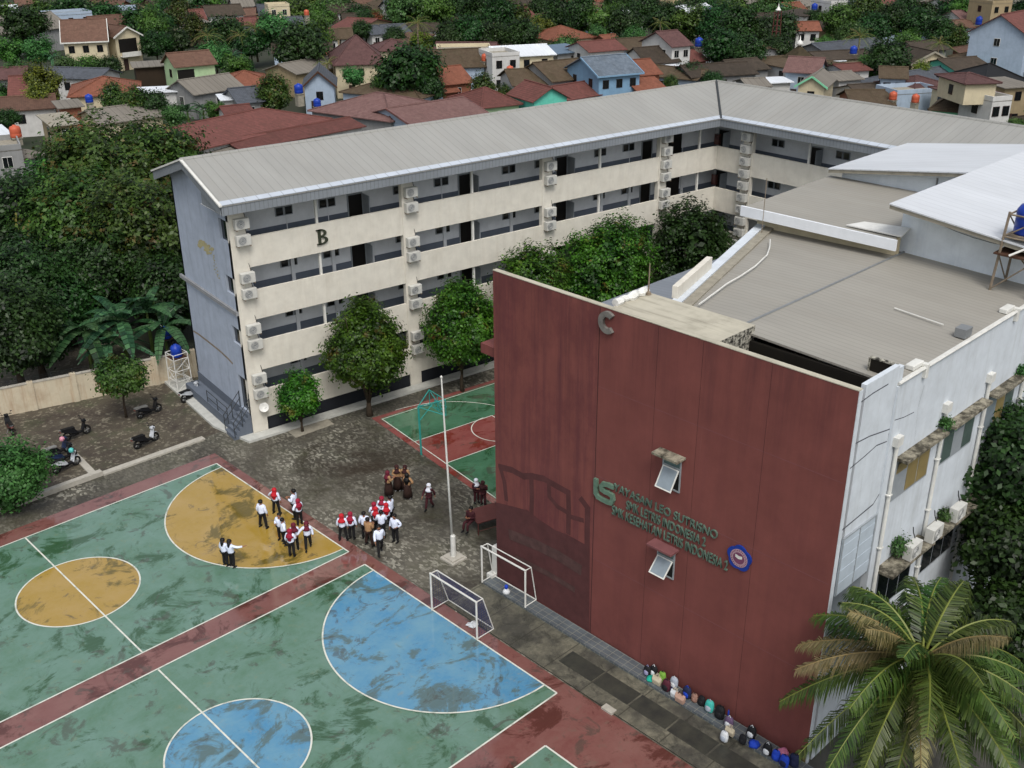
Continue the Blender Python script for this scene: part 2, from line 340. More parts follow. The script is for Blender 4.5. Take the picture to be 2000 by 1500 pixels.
m_, nt_, b_ = newmat('asphalt'); setc(nt_, b_, mix(nt_, noise(nt_, coords(nt_, 'UV'), .6, 8, .7), srgb('34332f'), srgb('55534c'))); b_.inputs['Roughness'].default_value = .6
groundmat(); pavingmat(); soilmat(); walkmat(); tilemat()
courtmat('court_green', '51735d', '2a4a2b', '67867a', .5, '767c5c'); courtmat('court_red', '704642', '4c2a24', '7e5a54', .6, '6a6054')
courtmat('court_yellow', '9a7e30', '554c20', 'a58a50', .55, '968058'); courtmat('court_blue', '4782a8', '50605a', '6894a8', .65, '848a7c')
courtmat('court_green_dark', '3a6048', '284a2c', '4f7a60', .5, '55663c'); courtmat('court_red_dark', '7a3f3c', '6e2a22', '8a5450', .5, '704a40')
def linemat():
    m, nt, b = newmat('line_white'); co = coords(nt, 'Object')
    f = noise(nt, co, 1.5, 8, .8, .5, .68); setc(nt, b, mix(nt, math_(nt, 'MULTIPLY', f, .75), srgb('d0d2c8'), srgb('6a7a6a'))); b.inputs['Roughness'].default_value = .45
linemat()
def sheet(name, polys, mat, z, frame='c', kind='structure'):
    b = MB()
    for p in polys: b.quad(*[(x, y, z) for x, y in p])
    o = b.build(name, mat); o.rotation_euler.z = TC if frame == 'c' else 0
    return tag(o, kind=kind)
def rect(x0, x1, y0, y1): return [(x0,y0),(x1,y0),(x1,y1),(x0,y1)]
def arc(cx, cy, r, a0, a1, n=40): return [(cx+r*math.cos(R(a0+(a1-a0)*i/n)), cy+r*math.sin(R(a0+(a1-a0)*i/n))) for i in range(n+1)]
def ribbon(pts, wd, closed=False):
    q = []; n = len(pts)
    if closed: pts = pts + [pts[0]]
    for (x0,y0),(x1,y1) in zip(pts, pts[1:]):
        L = math.hypot(x1-x0, y1-y0); dx, dy = (x1-x0)/L, (y1-y0)/L; nx, ny = -dy*wd/2, dx*wd/2
        q.append([(x0-nx,y0-ny),(x1-nx,y1-ny),(x1+nx,y1+ny),(x0+nx,y0+ny)])
    return q
sheet('terrain', [rect(-1500, 1500, -300, 2600)], 'terrain', -.03, 'w')
sheet('courtyard', [rect(-20, 72, -6, 53.6)], 'paving', 0)
sheet('parking_yard', [rect(-20, 30.4, 53.6, 75)], 'soil', .004)
sheet('court_border', [rect(-8, 25.62, 4, 51.4)], 'court_red', .008)
sheet('court_surface', [rect(3.1, 25.05, 37.5, 50.2), rect(3.1, 24.95, 23.17, 36.06), rect(3, 22.5, 4, 21.45)], 'court_green', .012)
sheet('court_circle_yellow', [arc(14.1, 43.85, 2.75, 0, 360, 64)[:-1], arc(25.05, 43.75, 5.85, 90, 270, 64)], 'court_yellow', .016)
sheet('court_circle_blue', [arc(14.05, 29.6, 2.75, 0, 360, 64)[:-1], arc(24.95, 29.6, 5.75, 90, 270, 64)], 'court_blue', .016)
LW = .072
ln = []
for x0, x1, y0, y1 in ((3.1, 25.05, 37.5, 50.2), (3.1, 24.95, 23.17, 36.06), (3, 22.5, 4, 21.45)):
    ln += ribbon([(x0,y0),(x1,y0),(x1,y1),(x0,y1)], LW, True)
ln += ribbon([(14.1,37.55),(14.1,50.15)], LW) + ribbon([(14.05,23.2),(14.05,36.0)], LW)
for cx, cy, r, a0, a1 in ((14.1,43.85,2.75,0,360),(25.05,43.75,5.85,90,270),(14.05,29.6,2.75,0,360),(24.95,29.6,5.75,90,270)): ln += ribbon(arc(cx,cy,r,a0,a1,64), LW)
def lines_obj(ln, frame):
    b = MB()
    for i, p in enumerate(ln): b.quad(*[(x,y,.020+.00008*i) for x,y in p])
    o = b.build('court_lines', 'line_white'); o.rotation_euler.z = TC if frame == 'c' else 0; tag(o, kind='structure')
lines_obj(ln, 'c')
# second court between the school block and the red hall, in line with the school block
sheet('court_border', [rect(28.45, 43, 36, 52.6)], 'court_red_dark', .008, 'w')
sheet('court_surface', [rect(28.85, 42.6, 36.4, 52.2)], 'court_green_dark', .012, 'w')
sheet('court_key', [rect(28.85, 34.6, 44.95, 48.3), arc(34.6, 46.62, 1.67, -90, 90, 24)], 'court_red_dark', .016, 'w')
ln2 = ribbon([(28.9,36.4),(28.9,52.1)], .06) + ribbon([(28.9,44.95),(34.6,44.95)], .06) + ribbon([(28.9,48.3),(34.6,48.3)], .06) + ribbon([(34.6,44.95),(34.6,48.3)], .06)
ln2 += ribbon(arc(34.0,46.62,1.75,90,270,32), .06) + ribbon(arc(30.2,46.62,6.0,-90,90,48), .06) + ribbon([(28.9,52.05),(42.5,52.05)], .06) + ribbon([(28.9,39.2),(42.5,39.2)], .06)
lines_obj(ln2, 'w')
sheet('side_yard', [rect(28.6, 72, -6, 13.95)], 'asphalt', .004)
# concrete walkway and tiled step in front of the red wall
b = MB(); b.prism(rect(25.68, 27.92, 2, 30.9), -.02, .05); o = b.build('walkway', 'walkway'); o.rotation_euler.z = TC; tag(o, kind='structure')
m, nt_, bb = newmat('wet_slab'); setc(nt_, bb, mix(nt_, noise(nt_, coords(nt_, 'UV'), 1.5, 6, .7), srgb('2b2d2b'), srgb('3f4038'))); bb.inputs['Roughness'].default_value = .45
b = MB()
for k in range(7): b.box(26.42, 27.32, 22.62-1.93*k, 24.47-1.93*k, .03, .058)
o = b.build('path_slabs', 'wet_slab'); o.rotation_euler.z = TC; tag(o, kind='structure')
b = MB(); b.prism(rect(27.92, 28.66, 2, 30.82), -.02, .16); o = b.build('plinth', 'grey_tiles'); o.rotation_euler.z = TC; tag(o, kind='structure')
b = MB(); b.prism(rect(25.55, 25.86, 20.75, 21.3), .0, .1); tag(b.build('drain_cover', 'concrete_pale', loc=(0,0,0), rz=TC), 'pale concrete drain cover at the edge of the red court', 'drain cover')
# kerb between the courts and the parking yard, low divider kerb, plinth of the school block
b = MB(); b.prism([(6,53.55),(19.8,53.5),(19.8,53.85),(6,53.9)], 0, .28); b.prism([(19.8,53.42),(26.1,53.3),(26.1,53.72),(19.8,53.85)], 0, .1); tag(b.build('kerb', 'concrete_pale', loc=(0,0,0), rz=TC), kind='structure')
b = MB(); b.prism([(19.25,53.9),(19.65,53.88),(19.95,58.2),(19.6,58.2)], 0, .09); tag(b.build('kerb', 'concrete_pale', loc=(0,0,0), rz=TC), kind='structure')
b = MB(); b.prism([(21.0,54.15),(62,54.15),(62,54.9),(21.7,54.9),(21.7,66),(20.1,66),(20.1,57.4)], -.02, .15); tag(b.build('pavement', 'kerb_white'), kind='structure')
b = MB(); b.prism([(23.5,53.1),(26.2,53.3),(26.2,54.2),(23.5,54.2)], -.02, .03); tag(b.build('pavement', 'concrete'), kind='structure')
# ---------------------------------------------------------------- four-storey school block with its wing
BX, BY = 21.64, 54.97
block = thing('school_block', 'long cream four-storey school block with open corridors and a beige ribbed roof', 'school building', (BX, BY, 0))
WA = R(4); WX = (60.77-BX)
TW = Matrix.Translation((WX, 0, 0)) @ Matrix(((math.sin(WA), math.cos(WA), 0), (-math.cos(WA), math.sin(WA), 0), (0, 0, 1))).to_4x4()   # along the wing, into the wing
FL = [1.4, 4.55, 7.7, 10.85]; PB = [(.95, 2.77), (4.07, 5.9), (7.27, 9.04), (10.44, 12.19)]
LB, LWG, DP = WX, 42.0, 8.3
for i, (z0, z1) in enumerate(PB):
    b = MB(); b.box(0, LB+.16, 0, .16, z0, z1); b.T = TW; b.box(-.0, LWG, 0, .16, z0, z1); b.build('parapet', 'cream', block)
    b = MB(); b.box(.17, LB+.3, .17, DP-.2, FL[i]-.32, FL[i]); b.T = TW; b.box(.2, LWG, .17, DP-.2, FL[i]-.33, FL[i]-.003); b.build('floor_slab', 'ceil', block)
b = MB(); b.box(.05, LB+.1, .06, .25, 0, .95); b.T = TW; b.box(0, LWG, .06, .25, 0, .95); b.build('base_wall', 'b_base', block)
b = MB(); b.box(.3, LB+1.9, 1.93, 2.13, 1.4, 14.0); b.T = TW; b.box(-1.9, LWG, 1.95, 2.15, 1.4, 14.0); b.build('back_wall', 'b_wall', block)
DADO = 1.12
b = MB()
for f in FL: b.box(.31, LB+1.87, 1.90, 1.932, f+.001, f+DADO)
b.T = TW
for f in FL: b.box(-1.85, LWG, 1.92, 1.952, f+.001, f+DADO)
b.build('dado_band', 'b_slate', block)
for f in FL:                                          # slim ribs dividing the back wall
    for k in range(14): b = MB(); b.box(1.6+2.75*k, 1.6+2.75*k+(.05 if f > 10 else .22), 1.80 if f < 10 else 1.885, 1.9, f+.002, f+2.85); b.build('wall_rib', 'b_wall', block)
b = MB(); b.box(.2, LB+2, .2, DP-.2, 13.96, 14.02); b.T = TW; b.box(.2, LWG, .2, DP-.2, 13.955, 14.015); b.build('ceiling', 'ceil', block)
# gable end with the open corridor ends
b = MB(); b.box(0, .22, 1.35, DP, 0, 14.75)
b.add([(0,1.35,14.75),(.22,1.35,14.75),(.22,DP,14.75),(0,DP,14.75),(0,4.13,15.75),(.22,4.13,15.75)], [(0,4,3),(1,2,5),(0,1,5,4),(3,4,5,2)])
for z0, z1 in ((0, 1.4), (3.6, 5.7), (6.75, 8.85), (9.9, 12.0), (13.25, 14.2)): b.box(0, .22, 0, 1.35, z0, z1)
b.build('gable_wall', 'b_gable', block)
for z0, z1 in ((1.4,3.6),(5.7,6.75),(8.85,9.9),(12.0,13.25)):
    b = MB(); b.box(.14, .18, .3, 1.35, z0, z1); b.build('gable_shade_panel', 'glass_dark', block)  # dark sheet stands in for the shade inside the corridor end
b = MB(); b.box(0, LB, DP-.2, DP, 0, 14.2); b.T = TW; b.box(-8, LWG, DP-.2, DP, 0, 14.2); b.build('rear_wall', 'b_gable', block)
b = MB(); b.box(-.16, -.002, .0, 8.7, 7.72, 7.95); b.build('ledge', 'ledge_grey', block)
b = MB(); b.box(-.03, -.003, 1.36, 8.3, 0, 1.35); b.build('base_wall', 'b_slate', block)
def gp(u, v): d = ray(u, v); p = Vector((0, 0, CAM_H)) + d*((BX-.006)/d.x); return (p.x-BX, p.y-BY, p.z)
plain('stain_yellow', 'a39c78', .8, .2, 3); plain('stain_rust', '86796a', .8, .3, 3)
b = MB(); rd_ = random.Random(2)
for i in range(46):
    f = i/45; u = 388+34*f+rd_.uniform(-6,6) if i < 30 else 414+rd_.uniform(-3,3)+(i-30)*.8; v = 474+22*f+rd_.uniform(-6,8) if i < 30 else 492+(i-30)*3.4; r = rd_.uniform(2, 5) if i < 30 else rd_.uniform(1,2.2)
    b.add([(p[0]-.0003*i, p[1], p[2]) for p in (gp(u+r*math.cos(t)*rd_.uniform(.7,1.2), v+r*.8*math.sin(t)*rd_.uniform(.7,1.3)) for t in (0,.9,1.8,2.7,3.6,4.5,5.4))], [tuple(range(7))])
b.build('paint_stain', 'stain_yellow', block)
b = MB(); pts = [(378,645),(388,651),(410,668),(430,684),(446,699),(455,709)]
for (a, c) in zip(pts, pts[1:]): b.quad(gp(*a), gp(*c), gp(c[0]-1, c[1]+3), gp(a[0]-1, a[1]+3))
b.build('paint_stain', 'stain_rust', block)
# columns and slim white posts
CX_ = [.55, 11.6, 22.6, 33.45]
for x in CX_:
    b = MB(); b.box(x-.42 if x > 1 else .0, x+.42, -.035, .3, 0, 13.95); b.build('column', 'cream', block)
b = MB(); b.T = TW; b.box(2.45, 3.3, -.035, .3, 0, 13.95); b.build('column', 'cream', block)
b = MB(); b.T = TW; b.box(13.6, 14.4, -.035, .3, 0, 13.95); b.build('column', 'cream', block)
for x in (5.5, 16.6, 27.5, 37.4):
    b = MB(); b.box(x-.07, x+.07, .17, .31, 0, 13.95); b.build('post', 'white_paint', block)
b = MB(); b.T = TW; b.box(7.9, 8.05, .17, .31, 0, 13.95); b.build('post', 'white_paint', block)
# doors and paired windows, repeated on every floor
bd = MB(); bd.box(-.47, .47, -.02, .06, 0, 2.12, 0); bd.box(-.54, -.47, -.04, .06, 0, 2.2, 1); bd.box(.47, .54, -.04, .06, 0, 2.2, 1); bd.box(-.47, .47, -.04, .06, 2.12, 2.2, 1)  # near-black panel gives the shade inside where the leaf stands open
door_me = bd.mesh('door', ['door_and_shade_dark', 'frame_grey']); bl = MB(); bl.box(.52, .57, -.82, -.04, .02, 2.1); leaf_me = bl.mesh('door_leaf', ['frame_grey'])
bw = MB(); 
for s in (-.29, .29): bw.box(s-.27, s+.27, -.03, .05, -.28, .28, 0)
win_me = bw.mesh('window', ['frame_grey']); bp_ = MB()
for s in (-.29, .29): bp_.box(s-.22, s+.22, -.04, -.032, -.23, .23, 0)
pane_me = bp_.mesh('pane', ['glass_dark'])
def put(me, name, x, y, z, wing=False, child=None, cname=None):
    o = obj(name, me, block); Mx = Matrix.Translation((x, y, z)) if not wing else TW @ Matrix.Translation((x, y, z))
    o.matrix_local = Mx
    if child: obj(cname, child, o)
    return o
random.seed(3)
for fi, f in enumerate(FL):
    for k in range(4):
        if k == 3 and fi > 1: o = put(door_me, 'door', 9.0+8.2*k, 1.9, f); o['label'] = 'closed brown door'
        else: put(door_me, 'door', 9.0+8.2*k, 1.9, f, child=leaf_me, cname='door_leaf')
    for x in (4.25, 7.1, 12.3, 15.35, 20.8, 23.6, 29.0, 31.75): put(win_me, 'window', x, 1.9, f+1.92, child=pane_me, cname='pane')
    for s in (-.9, 7.4, 15.6): put(door_me, 'door', s, 1.92, f, True, leaf_me, 'door_leaf')
    for s in (4.1, 9.6, 12.4): put(win_me, 'window', s, 1.92, f+1.92, True, pane_me, 'pane')
    b = MB(); b.box(35.1, 37.2, 1.88, 1.9, f+.05, f+2.3); b.build('doorway_shade_panel', 'door_and_shade_dark', block)  # solid dark sheet on the wall, shade of the doorway put in its colour
    b = MB(); b.T = TW; b.box(-1.6, -1.2, 1.6, 1.93, f+1.0, f+1.8); b.build('hose_cabinet', 'court_red', block)
# roof
E1 = (20.9, 53.97); IC = (59.84, 53.97); RC = (64.64, 59.1); OC = (69.44, 64.27)
def wl(s, y): p = TW @ Vector((s, y, 0)); return (p.x+BX, p.y+BY)
def P(q, z): return (q[0]-BX, q[1]-BY, z)
ze, zr = 14.5, 16.1
b = MB()
b.slab([P(E1,ze), P(IC,ze), P(RC,zr), P((20.9,59.1),zr)], .07)
b.slab([P((20.9,59.1),zr), P(RC,zr), P(OC,ze), P((20.9,64.27),ze)], .07)
b.slab([P(IC,ze), P(wl(LWG+1,-1),ze), P(wl(LWG+1,4.15),zr), P(RC,zr)], .07)
b.slab([P(RC,zr), P(wl(LWG+1,4.15),zr), P(wl(LWG+1,9.3),ze), P(OC,ze)], .07)
b.build('roof', 'b_roof', block)
b = MB(); b.tube([P((20.9,59.1),zr-.02), P(RC,zr-.02), P(wl(LWG+1,4.15),zr-.02)], .13, 6); b.build('ridge_cap', 'b_roof', block)
b = MB(); b.tube([P(IC,ze+.03), P(RC,zr+.03)], .09, 6); b.build('valley_gutter', 'dark_metal', block)
b = MB(); s_ = (zr-ze)/5.13
b.slab([P(E1,ze+.03), P(IC,ze+.03), P((IC[0]+.38,IC[1]+.4),ze+.03+.4*s_), P((20.9,54.37),ze+.03+.4*s_)], .05)
q0, q1 = wl(LWG+1,-1), wl(LWG+1,-.6); b.slab([P(IC,ze+.035), P(q0,ze+.035), P(q1,ze+.035+.4*s_), P((IC[0]+.38,IC[1]+.4),ze+.035+.4*s_)], .05); b.build('eave_trim', 'trim_white', block)
b = MB(); b.slab([P((20.86,53.94),ze+.04), P((21.02,53.94),ze+.04), P((21.02,59.1),zr+.04), P((20.86,59.1),zr+.04)], .1); b.slab([P((20.86,59.1),zr+.045), P((21.02,59.1),zr+.045), P((21.02,64.3),ze+.04), P((20.86,64.3),ze+.04)], .1); b.build('verge_trim', 'white_paint', block)
b = MB(); e2 = wl(LWG+1,-1)
def vband(p, q, zt0, zt1, h0, h1, t=.05):
    d = Vector((q[0]-p[0], q[1]-p[1])); n = Vector((d.y, -d.x)).normalized()*t
    a, c = (p[0]+n.x, p[1]+n.y), (q[0]+n.x, q[1]+n.y)
    v = [P(p,zt0-h0),P(q,zt1-h1),P(q,zt1),P(p,zt0),P(a,zt0-h0),P(c,zt1-h1),P(c,zt1),P(a,zt0)]
    b.add(v, [(0,1,2,3),(7,6,5,4),(0,4,5,1),(3,2,6,7),(0,3,7,4),(1,5,6,2)])
vband((21.0,54.06), (59.9,54.06), ze-.08, ze-.08, .5, .5)
i2 = (59.93,54.06); e3 = wl(LWG+1,-.91); vband(i2, e3, ze-.085, ze-.085, .5, .5)
vband((20.99,64.2), (20.99,59.1), ze-.05, zr-.05, .5, .5); vband((20.99,59.09), (20.99,54.1), zr-.05, ze-.05, .5, .5)
b.add([P((21.05,56.9),13.97),P((21.05,54.1),13.97),P((21.05,54.1),14.45),P((21.05,56.9),15.3)], [(0,1,2,3)])
b.build('fascia', 'fascia', block)
b = MB(); b.box(-.55, LB-.6, -.85, 0, 13.93, 13.95); b.T = TW; b.box(.3, LWG, -.85, 0, 13.925, 13.945); b.T = None; b.box(-.6, 0, -.9, 2.2, 13.93, 13.952); b.build('soffit', 'ceil', block)
# entrance steps and railing at the gable
b = MB()
for k in range(6): b.box(-1.2+.2*k, -1.0+.2*k, .05, 1.4, 0, .24+.23*k)
b.build('stairs', 'b_slate', block)
b = MB()
for y in (.02, 1.45):
    for h in (.45, .9): b.tube([(-1.2,y,.2+h),(0,y,1.55+h)], .025, 5)
    for x in (-1.15,-.6,-.05): b.tube([(x,y,.1+(x+1.2)*1.1),(x,y,1.15+(x+1.2)*1.12)], .025, 5)
for h in (.5, .95): b.tube([(-.9,1.5,.6+h),(-.9,4.6,.6+h)], .025, 5)
for y in (1.5, 3, 4.6): b.tube([(-.9,y,.1),(-.9,y,1.55)], .025, 5)
b.build('railing', 'dark_metal', block)
b = MB(); b.box(-.95, -.05, 1.5, 8.2, 0, .75); b.build('ramp', 'b_slate', block)
# air conditioners hung on the columns
def make_ac(label):
    t = thing('air_conditioner', label, 'air conditioner', group='outdoor air conditioners on the school block')
    b = MB(); b.box(-.42, .42, -.17, .17, -.3, .3); b.build('casing', 'ac_white', t, bevel=.02)
    b = MB(); n = 20; v = [(-.1+.245*math.cos(2*math.pi*i/n), -.178, .245*math.sin(2*math.pi*i/n)) for i in range(n)]; b.add(v, [tuple(range(n))[::-1]])
    for r in (.08,.15,.22):
        pts = [(-.1+r*math.cos(2*math.pi*i/n), -.186, r*math.sin(2*math.pi*i/n)) for i in range(n+1)]; b.tube(pts, .007, 4, 1, False)
    b.build('fan_grille', ['grey_metal', 'white_metal'], t)
    b = MB(); b.box(-.38, -.33, -.2, .26, -.36, -.305); b.box(.33, .38, -.2, .26, -.36, -.305); b.build('bracket', 'rust_metal', t)
    b = MB(); b.tube([(.3,.1,.3),(.3,.2,.5),(.25,.22,.75)], .02, 5); b.build('pipe', 'black', t)
    return t
ac0 = None; ORD = ['ground', 'first', 'second', 'third']; FN = ['ground floor', 'second floor', 'third floor', 'top floor']
COLN = ['first column beside the blue-grey gable end', 'second column from the gable end', 'third column from the gable end', 'fourth column, nearest the inner corner']
def put_ac(loc, rz, label):
    global ac0
    if ac0 is None: ac0 = make_ac(label); o = ac0
    else: o = dup(ac0, (0,0,0), 0, label)
    o.location = loc; o.rotation_euler.z = rz
for ci, x in enumerate(CX_):
    for fi, f in enumerate(FL):
        zs = [(2.27, 'upper'), (1.32, 'lower')]
        if ci == 3 and fi == 3: zs = [(2.7, 'topmost'), (1.75, 'second'), (.8, 'third'), (-.12, 'lowest')]
        if ci == 3 and fi == 2: zs = [(1.85, 'upper'), (.95, 'lower')]
        if ci == 2 and fi == 0 or ci == 3 and fi < 2: continue
        for dz, nm in zs:
            put_ac((BX+x+.12, BY-.24, f+dz), 0, '%s air conditioner, %s, %s' % (nm, FN[fi], COLN[ci]))
for k in range(10):
    p = TW @ Vector((2.85, -.24, 13.35-.905*k)); nm = ['topmost','second','third','fourth','fifth','sixth','seventh','eighth','ninth','lowest'][k]
    put_ac((p.x+BX, p.y+BY, p.z), -(math.pi/2-WA), '%s air conditioner of the tall stack on the wing column past the corner' % nm)
t = thing('satellite_dish', 'small white satellite dish on the cream corner below the lowest air conditioners', 'satellite dish', (BX+.75, BY-.25, 1.75))
b = MB(); b.lathe([(.02,0),(.16,.03),(.28,.1),(.29,.1),(.16,.015),(.02,-.02)], n=16); o = b.build('dish', 'white_metal', t, smooth=True); o.rotation_euler = (R(65), 0, R(-20))
b = MB(); b.tube([(0,.2,-.15),(0,0,-.02)], .02); b.tube([(0,-.02,-.1),(.03,-.32,.12)], .012); b.build('bracket', 'grey_metal', t)
# letter B, a dark serif letter on the parapet
def text_mesh(txt, ext, res=6):
    cu = bpy.data.curves.new('t', 'FONT'); cu.body = txt; cu.extrude = ext; cu.resolution_u = res; cu.size = 1; cu.align_x = 'LEFT'
    o = bpy.data.objects.new('t', cu); COL.objects.link(o); bpy.context.view_layer.update()
    me = bpy.data.meshes.new_from_object(o.evaluated_get(bpy.context.evaluated_depsgraph_get())); bpy.data.objects.remove(o)
    xs = [v.co.x for v in me.vertices]; ys = [v.co.y for v in me.vertices]; return me, min(xs), max(xs), min(ys), max(ys)
def lettering(name, txt, mat, wd, ht, ext, parent, mw, extra=None):
    me, x0, x1, y0, y1 = text_mesh(txt, 1.0)
    for v in me.vertices: v.co = Vector(((v.co.x-x0)/(x1-x0)*wd, (v.co.y-y0)/(y1-y0)*ht, v.co.z*ext))
    me.materials.clear(); me.materials.append(MT[mat]); o = obj(name, me, parent); o.matrix_local = mw
    return o
plain('logo_green', '5f7868', .5, .2, 4); plain('letter_dark', '33382c', .6, .25, 5); plain('letter_green', '56695e', .5, .25, 4); plain('letter_edge', '35423a', .5)
b = MB()
Hh = .92; Wd = .72
def bar(x0, x1, z0, z1): b.box(x0, x1, -.09, 0, z0, z1)
bar(.1,.27,0,Hh); bar(0,.32,0,.07); bar(0,.32,Hh-.07,Hh)
def bowl(zc, rz_, xo, th):
    n = 12; out = [(.27+xo*math.sin(math.pi*i/n), zc-rz_*math.cos(math.pi*i/n)) for i in range(n+1)]
    inn = [(.27+(xo-th)*math.sin(math.pi*i/n), zc-(rz_-.07)*math.cos(math.pi*i/n)) for i in range(n+1)]
    for i in range(n):
        a, c, d, e = out[i], out[i+1], inn[i+1], inn[i]
        v = [(p[0], y, p[1]) for y in (-.09, 0) for p in (a, c, d, e)]; b.add(v, [(0,1,2,3),(7,6,5,4),(0,4,5,1),(1,5,6,2),(2,6,7,3),(3,7,4,0)])
bowl(.245, .245, .45, .17); bowl(.69, .23, .38, .16)
tag(b.build('wall_letter', 'letter_dark', loc=(BX+5.27, BY-.003, 10.93), rz=0), 'dark green serif letter B mounted on the top cream parapet', 'letter sign')
# ---------------------------------------------------------------- red and white school hall
def redmat():
    m, nt, b = newmat('red_wall'); c = srgb('76443f'); uv = coords(nt, 'UV')
    v = noise(nt, coords(nt, 'Object'), .6, 7, .65, .35, .65); base = mix(nt, v, tuple(x*.9 for x in c), tuple(x*1.1 for x in c))
    sep = nt.nodes.new('ShaderNodeSeparateXYZ'); tc = nt.nodes.new('ShaderNodeTexCoord'); nt.links.new(tc.outputs['Object'], sep.inputs[0])
    left = nt.nodes.new('ShaderNodeMapRange'); left.inputs[1].default_value = 10.7; left.inputs[2].default_value = 10.9; nt.links.new(sep.outputs[1], left.inputs[0])
    st = noise(nt, coords(nt, 'UV', (2.6, .10, 1)), 1, 6, .7, .45, .75); bl = noise(nt, coords(nt, 'UV', (.6, .3, 1), (4, 2, 0)), 1, 7, .72, .45, .7)
    am = math_(nt, 'ADD', math_(nt, 'MULTIPLY', left.outputs[0], .6), .2)
    base = mix(nt, math_(nt, 'MULTIPLY', st, am), base, srgb('4d2a32')); base = mix(nt, math_(nt, 'MULTIPLY', bl, am), base, srgb('5a2f33'))
    s2 = noise(nt, coords(nt, 'UV', (3.4, .07, 1), (9, 0, 0)), 1, 5, .7, .62, .8); base = mix(nt, math_(nt, 'MULTIPLY', s2, .35), base, srgb('96645e'))
    tp = nt.nodes.new('ShaderNodeMapRange'); tp.inputs[1].default_value = 10.5; tp.inputs[2].default_value = 15.5; nt.links.new(sep.outputs[2], tp.inputs[0])
    s3 = noise(nt, coords(nt, 'UV', (1.9, .09, 1), (2, 5, 0)), 1, 7, .75, .45, .7); base = mix(nt, math_(nt, 'MULTIPLY', math_(nt, 'MULTIPLY', s3, tp.outputs[0]), .55), base, srgb('4a2c2e'))
    bt = nt.nodes.new('ShaderNodeMapRange'); bt.inputs[1].default_value = 2.4; bt.inputs[2].default_value = .1; nt.links.new(sep.outputs[2], bt.inputs[0])
    s4 = noise(nt, coords(nt, 'UV', (.7, .5, 1), (7, 1, 0)), 1, 7, .75, .35, .7); base = mix(nt, math_(nt, 'MULTIPLY', math_(nt, 'MULTIPLY', s4, bt.outputs[0]), .6), base, srgb('46292b'))  # foot of the wall darkened in its colour, where little light falls
    setc(nt, b, base); b.inputs['Roughness'].default_value = .75; b.inputs['Specular IOR Level'].default_value = .25
redmat(); m_, nt_, b_ = newmat('moss_concrete'); q_ = mix(nt_, noise(nt_, coords(nt_, 'Object'), 2.2, 8, .75, .42, .62), srgb('3a362b'), srgb('958f7e')); setc(nt_, b_, q_); b_.inputs['Roughness'].default_value = .9
plain('mural_dark', '512f2f', .8, .2, 1.5); plain('mural_grey', '4f3836', .85, .3, 2); plain('joint', '3a2221', .9); plain('joint_pale', '74494a', .9)
wallmat('moss_black', '1a1712', '0c0b09', .8); m_, nt_, b_ = newmat('stone_mix'); setc(nt_, b_, mix(nt_, noise(nt_, coords(nt_, 'UV'), 6, 5, .7, .44, .56), srgb('23211c'), srgb('a8a598'))); b_.inputs['Roughness'].default_value = .9; plain('crack', '4d5058', .9, .3)
HX, HY = 28.71, 13.92
hall = thing('school_hall', 'tall hall with a dark red end wall, white side wall and flat beige roof', 'school building', c2w(HX, HY), TC)
def H(x, y, z): return (x-HX, y-HY, z)
def hb(name, mat, *boxes, bevel=0):
    b = MB()
    for x0, x1, y0, y1, z0, z1 in boxes: b.box(x0-HX, x1-HX, y0-HY, y1-HY, z0, z1)
    return b.build(name, mat, hall, bevel)
hb('red_wall', 'red_wall', (28.71, 28.93, 13.95, 30.65, 0, 15.45))
hb('coping', 'slab_top', (28.695, 28.945, 13.94, 30.66, 15.452, 15.48))
hb('wall_fin', 'red_wall', (28.95, 30.6, 30.67, 31.75, 11.35, 11.8))
hb('corner_post', 'white_paint', (28.72, 29.1, 30.68, 31.0, 0, 1.7), (28.4, 29.1, 30.68, 31.05, 0, .3))
jb = MB()
for y, z0, z1 in ((24.72, 0, 15.4), (21.9, 0, 15.4), (19.9, 0, 15.4), (17.1, 0, 15.4)): jb.box(-.0025, .01, y-HY-(.016 if y > 24 else .005), y-HY+(.016 if y > 24 else .005), z0, z1)
jb.build('panel_joint', 'joint', hall)
jb = MB()
for z in (12.1, 8.1, 4.05): jb.box(-.002, .01, .1, 10.78, z-.012, z+.012)
jb.build('panel_joint', 'joint_pale', hall)
# painted-over mural traces low on the red wall
mb = MB(); cnt = [0]
def wallp(u, v): p = atcx(u, v, HX); return (p.y-HY, p.z)
def stroke(px, wd):
    pts = [wallp(*q) for q in px]
    for (y0,z0),(y1,z1) in zip(pts, pts[1:]):
        L = math.hypot(y1-y0, z1-z0); ny, nz = -(z1-z0)/L*wd/2, (y1-y0)/L*wd/2; ey, ez = (y1-y0)/L*wd*.35, (z1-z0)/L*wd*.35
        cnt[0] += 1; x = -.004-.0003*cnt[0]
        mb.quad((x,y0-ey-ny,z0-ez-nz),(x,y0-ey+ny,z0-ez+nz),(x,y1+ey+ny,z1+ez+nz),(x,y1+ey-ny,z1+ez-nz))
stroke([(977,912),(1000,918),(1022,930),(1040,930),(1062,935),(1085,948),(1110,962)], .3); stroke([(1110,960),(1111,1000),(1110,1040)], .26); stroke([(1038,932),(1039,970),(1038,1005)], .26)
stroke([(977,912),(985,940),(989,975)], .24); stroke([(1072,945),(1073,970),(1090,990),(1112,1003)], .22); stroke([(1136,976),(1148,992),(1147,1040),(1147,1070)], .3); stroke([(1111,1008),(1138,1016)], .22)
stroke([(972,988),(1000,995),(1030,1003),(1052,1020),(1085,1042),(1107,1050),(1147,1072)], .34)
q = [wallp(*p) for p in ((969,988),(1030,1003),(1052,1020),(1085,1042),(1107,1050),(1152,1075))]
